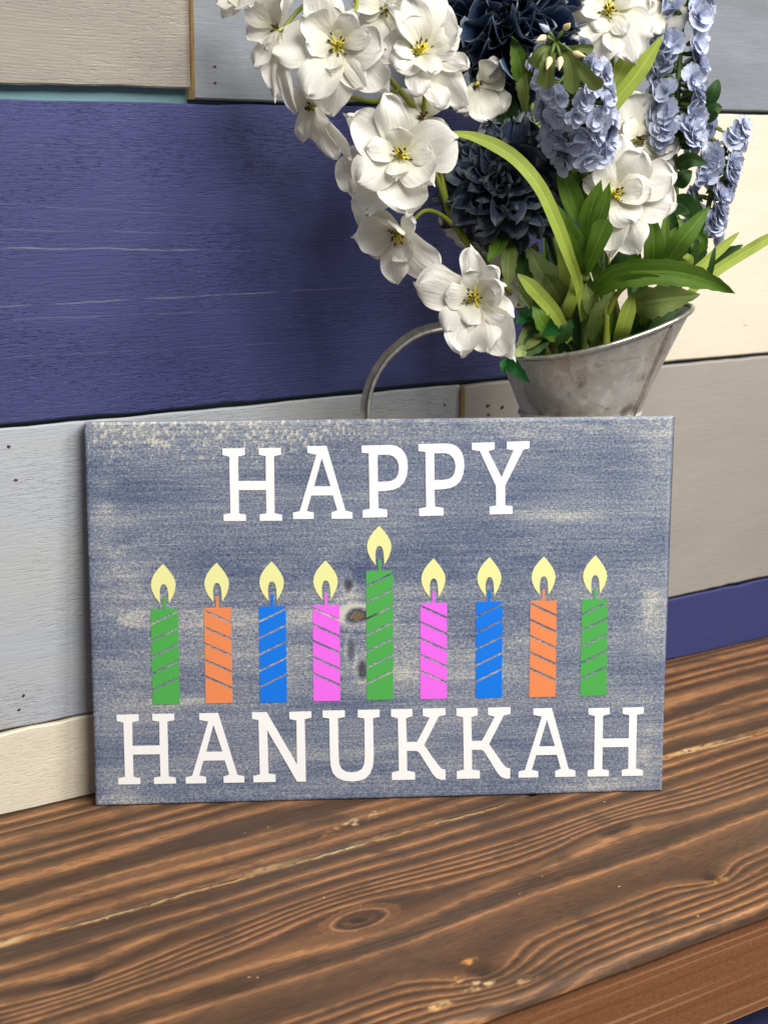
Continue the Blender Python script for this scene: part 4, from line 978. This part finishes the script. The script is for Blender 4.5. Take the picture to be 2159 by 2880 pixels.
blueC = empty('pale_blue_flower_spike', VB)
tag(blueC, 'slender pale blue flower spike bending outward before the cream plank', 'flower', 'pale blue spikes in the pitcher')
stem(blueC, [(1740, 1120, 1.42), (1850, 900, 1.425), (1930, 740, 1.43), (1975, 640, 1.43), (2005, 520, 1.425), (2035, 430, 1.425), (2050, 360, 1.425)], 0.003, 0.002, M['stem'], 40)
sp = []
for t_, cnt, size in ((0.0, 6, 68), (0.11, 7, 70), (0.22, 7, 72), (0.34, 7, 72), (0.46, 7, 72), (0.58, 6, 72), (0.71, 6, 70), (0.84, 5, 70), (0.97, 4, 66)):
    for k in range(cnt):
        sp.append((t_+_r.uniform(-.05, .05), _r.choice((10, 190))+_r.uniform(-60, 60), _r.uniform(-0.3, 0.85), size))
spike(blueC, [(1972, 660, 1.43), (1985, 580, 1.428), (2010, 500, 1.425), (2030, 430, 1.425), (2048, 365, 1.425)], 40, sp, 53)

# ------------------------------------------------------------------ blades and broad leaves
grass = empty('lime_grass_spray', VB)
tag(grass, 'spray of long lime green strap blades arching out of the pitcher', 'plant')
for pts, w, tw in (
    ([(1640, 900, 1.345), (1625, 800, 1.325), (1596, 715, 1.30), (1560, 620, 1.285), (1515, 525, 1.275), (1440, 440, 1.268), (1340, 388, 1.262), (1246, 372, 1.255)], 42, 25),
    ([(1650, 430, 1.37), (1710, 310, 1.365), (1785, 215, 1.36), (1863, 98, 1.355)], 46, 15), ([(1690, 330, 1.375), (1735, 215, 1.368), (1775, 150, 1.366), (1800, 80, 1.364)], 48, 10),
    ([(1910, 800, 1.37), (1975, 745, 1.375), (2078, 652, 1.38)], 28, 10), ([(1930, 830, 1.365), (2000, 770, 1.365), (2100, 705, 1.37), (2230, 630, 1.375)], 32, 10),
    ([(1600, 960, 1.355), (1560, 885, 1.338), (1510, 825, 1.325), (1454, 770, 1.318)], 44, 20), ([(1590, 900, 1.35), (1600, 860, 1.335), (1620, 800, 1.328), (1616, 748, 1.33)], 34, 0),
    ([(1735, 980, 1.36), (1752, 920, 1.34), (1778, 825, 1.335)], 44, 10), ([(1540, 420, 1.37), (1520, 360, 1.36), (1495, 280, 1.355)], 26, 10), ([(1570, 460, 1.36), (1550, 400, 1.352), (1518, 330, 1.35)], 28, 10),
    ([(1590, 860, 1.36), (1585, 740, 1.355), (1578, 600, 1.36)], 34, 0)):
    leaf(grass, pts, w, 'leaf_lime', 'blade', 0.2, tw, name='blade', n=34)
broad = empty('broad_leaf_spray', VB)
tag(broad, 'spray of broad serrated green leaves filling the pitcher mouth', 'plant')
stem(broad, [(1700, 1100, 1.36), (1702, 1000, 1.352), (1706, 900, 1.345), (1700, 830, 1.345)], 0.0034, 0.003, M['stem_lime'], 14)
stem(broad, [(1706, 890, 1.345), (1740, 820, 1.335), (1800, 780, 1.33)], 0.0026, 0.0018, M['stem_lime'], 12)
for pts, w, m_, pr, tw, se in (
    ([(1650, 840, 1.35), (1740, 775, 1.325), (1880, 765, 1.32), (1990, 790, 1.33), (2066, 826, 1.345)], 86, 'leaf', 'ovate', 10, 9),
    ([(1668, 832, 1.34), (1720, 782, 1.312), (1800, 770, 1.306), (1855, 778, 1.31)], 54, 'leaf', 'ovate', 62, 5),
    ([(1770, 860, 1.345), (1850, 845, 1.325), (1968, 828, 1.33)], 100, 'leaf_olive', 'ovate', 12, 8),
    ([(1600, 900, 1.37), (1540, 800, 1.36), (1478, 690, 1.355)], 110, 'leaf_pale', 'ovate', 8, 5), ([(1590, 880, 1.365), (1560, 820, 1.35), (1530, 770, 1.35)], 80, 'leaf_olive', 'ovate', 10, 5),
    ([(1522, 880, 1.34), (1480, 830, 1.328), (1450, 790, 1.325)], 46, 'leaf_pale', 'ovate', 14, 4), ([(1480, 990, 1.335), (1462, 990, 1.322), (1440, 1005, 1.316)], 36, 'leaf_pale', 'ovate', 0, 3),
    ([(1520, 910, 1.355), (1490, 950, 1.34), (1450, 990, 1.335)], 66, 'leaf_olive', 'ovate', 10, 0), ([(1700, 890, 1.35), (1665, 860, 1.335), (1645, 800, 1.335)], 50, 'leaf_olive', 'lance', 0, 0),
    ([(1866, 745, 1.36), (1920, 670, 1.345), (1996, 578, 1.345)], 58, 'leaf', 'lance', 8, 0), ([(1835, 760, 1.365), (1838, 690, 1.35), (1829, 596, 1.35)], 60, 'leaf', 'lance', 4, 0),
    ([(1785, 770, 1.37), (1780, 720, 1.36), (1772, 670, 1.36)], 44, 'leaf', 'lance', 0, 0), ([(1868, 745, 1.375), (1868, 670, 1.37), (1874, 590, 1.37)], 30, 'leaf', 'lance', 0, 0),
    ([(1900, 760, 1.375), (1930, 735, 1.365), (1933, 712, 1.365)], 40, 'leaf_lime', 'lance', 0, 0), ([(1950, 770, 1.39), (1965, 710, 1.385), (1985, 655, 1.385)], 50, 'leaf_dark', 'ovate', 0, 6),
    ([(1985, 760, 1.40), (2040, 715, 1.395), (2088, 688, 1.395)], 40, 'leaf_dark', 'ovate', 20, 6), ([(1990, 800, 1.36), (2000, 740, 1.352), (2010, 690, 1.35)], 18, 'leaf_dark', 'lance', 20, 0),
    ([(1760, 950, 1.37), (1790, 900, 1.36), (1850, 880, 1.36)], 60, 'leaf_dark', 'ovate', 0, 6), ([(1640, 980, 1.375), (1610, 900, 1.37), (1610, 840, 1.37)], 60, 'leaf_dark', 'ovate', 0, 6),
    ([(1700, 960, 1.38), (1690, 850, 1.385), (1700, 720, 1.39)], 60, 'leaf_olive', 'lance', 0, 0), ([(1800, 900, 1.39), (1790, 800, 1.395), (1760, 700, 1.40)], 60, 'leaf_dark', 'ovate', 0, 0),
    ([(1560, 950, 1.39), (1500, 840, 1.395), (1450, 720, 1.40)], 90, 'leaf_dark', 'ovate', 0, 6), ([(1600, 800, 1.40), (1570, 650, 1.41), (1540, 520, 1.41)], 90, 'leaf_dark', 'ovate', 0, 5),
    ([(1560, 960, 1.345), (1520, 900, 1.33), (1500, 840, 1.33)], 54, 'leaf', 'ovate', 20, 5), ([(1660, 960, 1.345), (1680, 880, 1.33), (1720, 820, 1.33)], 46, 'leaf_olive', 'ovate', -20, 5),
    ([(1800, 910, 1.35), (1840, 870, 1.335), (1900, 860, 1.335)], 44, 'leaf', 'ovate', 10, 5), ([(1700, 800, 1.36), (1740, 740, 1.35), (1760, 690, 1.35)], 44, 'leaf_dark', 'lance', 0, 0),
    ([(1500, 800, 1.375), (1490, 740, 1.37), (1510, 680, 1.37)], 60, 'leaf_olive', 'ovate', 0, 5), ([(1520, 660, 1.375), (1540, 560, 1.37), (1560, 470, 1.37)], 44, 'leaf_olive', 'blade', 0, 0),
    ([(1900, 720, 1.40), (1890, 640, 1.39), (1860, 560, 1.39)], 50, 'leaf_dark', 'ovate', 0, 5), ([(1940, 700, 1.41), (1960, 620, 1.405), (1950, 540, 1.405)], 50, 'leaf_dark', 'ovate', 0, 5),
    ([(1520, 1020, 1.37), (1490, 960, 1.365), (1480, 900, 1.37)], 70, 'leaf_dark', 'ovate', 0, 6), ([(1560, 1020, 1.385), (1545, 950, 1.38), (1550, 880, 1.385)], 80, 'leaf_dark', 'ovate', 0, 6),
    ([(1620, 1000, 1.40), (1600, 930, 1.40), (1570, 850, 1.405)], 90, 'leaf_dark', 'ovate', 0, 6), ([(1680, 1000, 1.40), (1690, 920, 1.40), (1680, 840, 1.405)], 90, 'leaf_dark', 'ovate', 0, 6),
    ([(1740, 980, 1.39), (1770, 910, 1.385), (1800, 850, 1.39)], 90, 'leaf_dark', 'ovate', 0, 6), ([(1780, 960, 1.40), (1830, 900, 1.40), (1880, 850, 1.405)], 80, 'leaf_dark', 'ovate', 0, 6),
    ([(1800, 930, 1.38), (1860, 890, 1.375), (1915, 850, 1.38)], 60, 'leaf_dark', 'ovate', 0, 6),
    ([(1850, 860, 1.40), (1900, 760, 1.41), (1930, 650, 1.415)], 80, 'leaf_dark', 'ovate', 0, 5), ([(1680, 760, 1.41), (1690, 640, 1.415), (1650, 500, 1.415)], 80, 'leaf_dark', 'ovate', 0, 5)):
    leaf(broad, pts, w, m_, pr, 0.25, tw, se, wave=0.06)

_r = random.Random(77)
for k in range(22):                                    # slim leaves crowding the middle of the bunch
    x0 = _r.uniform(1520, 1800); x1 = x0+_r.uniform(-110, 90); y1 = _r.uniform(640, 860); d0 = _r.uniform(1.355, 1.40)
    leaf(broad, [(x0, 985-0.16*max(0, x0-1640), d0), ((x0+x1)/2+_r.uniform(-15, 15), (960+y1)/2, d0-0.012), (x1, y1, d0-_r.uniform(-0.01, 0.02))], _r.uniform(22, 42), _r.choice(('leaf', 'leaf_olive', 'leaf_dark', 'leaf')), 'lance', 0.35, _r.uniform(-25, 25))
for k in range(10):
    x0 = _r.uniform(1840, 1960); y0 = _r.uniform(690, 790); d0 = _r.uniform(1.38, 1.41)
    leaf(broad, [(x0, y0, d0), (x0+_r.uniform(-10, 30), y0-50, d0-0.006), (x0+_r.uniform(-30, 60), y0-_r.uniform(80, 130), d0)], _r.uniform(24, 44), _r.choice(('leaf', 'leaf_dark')), 'lance', 0.35, _r.uniform(-25, 25))
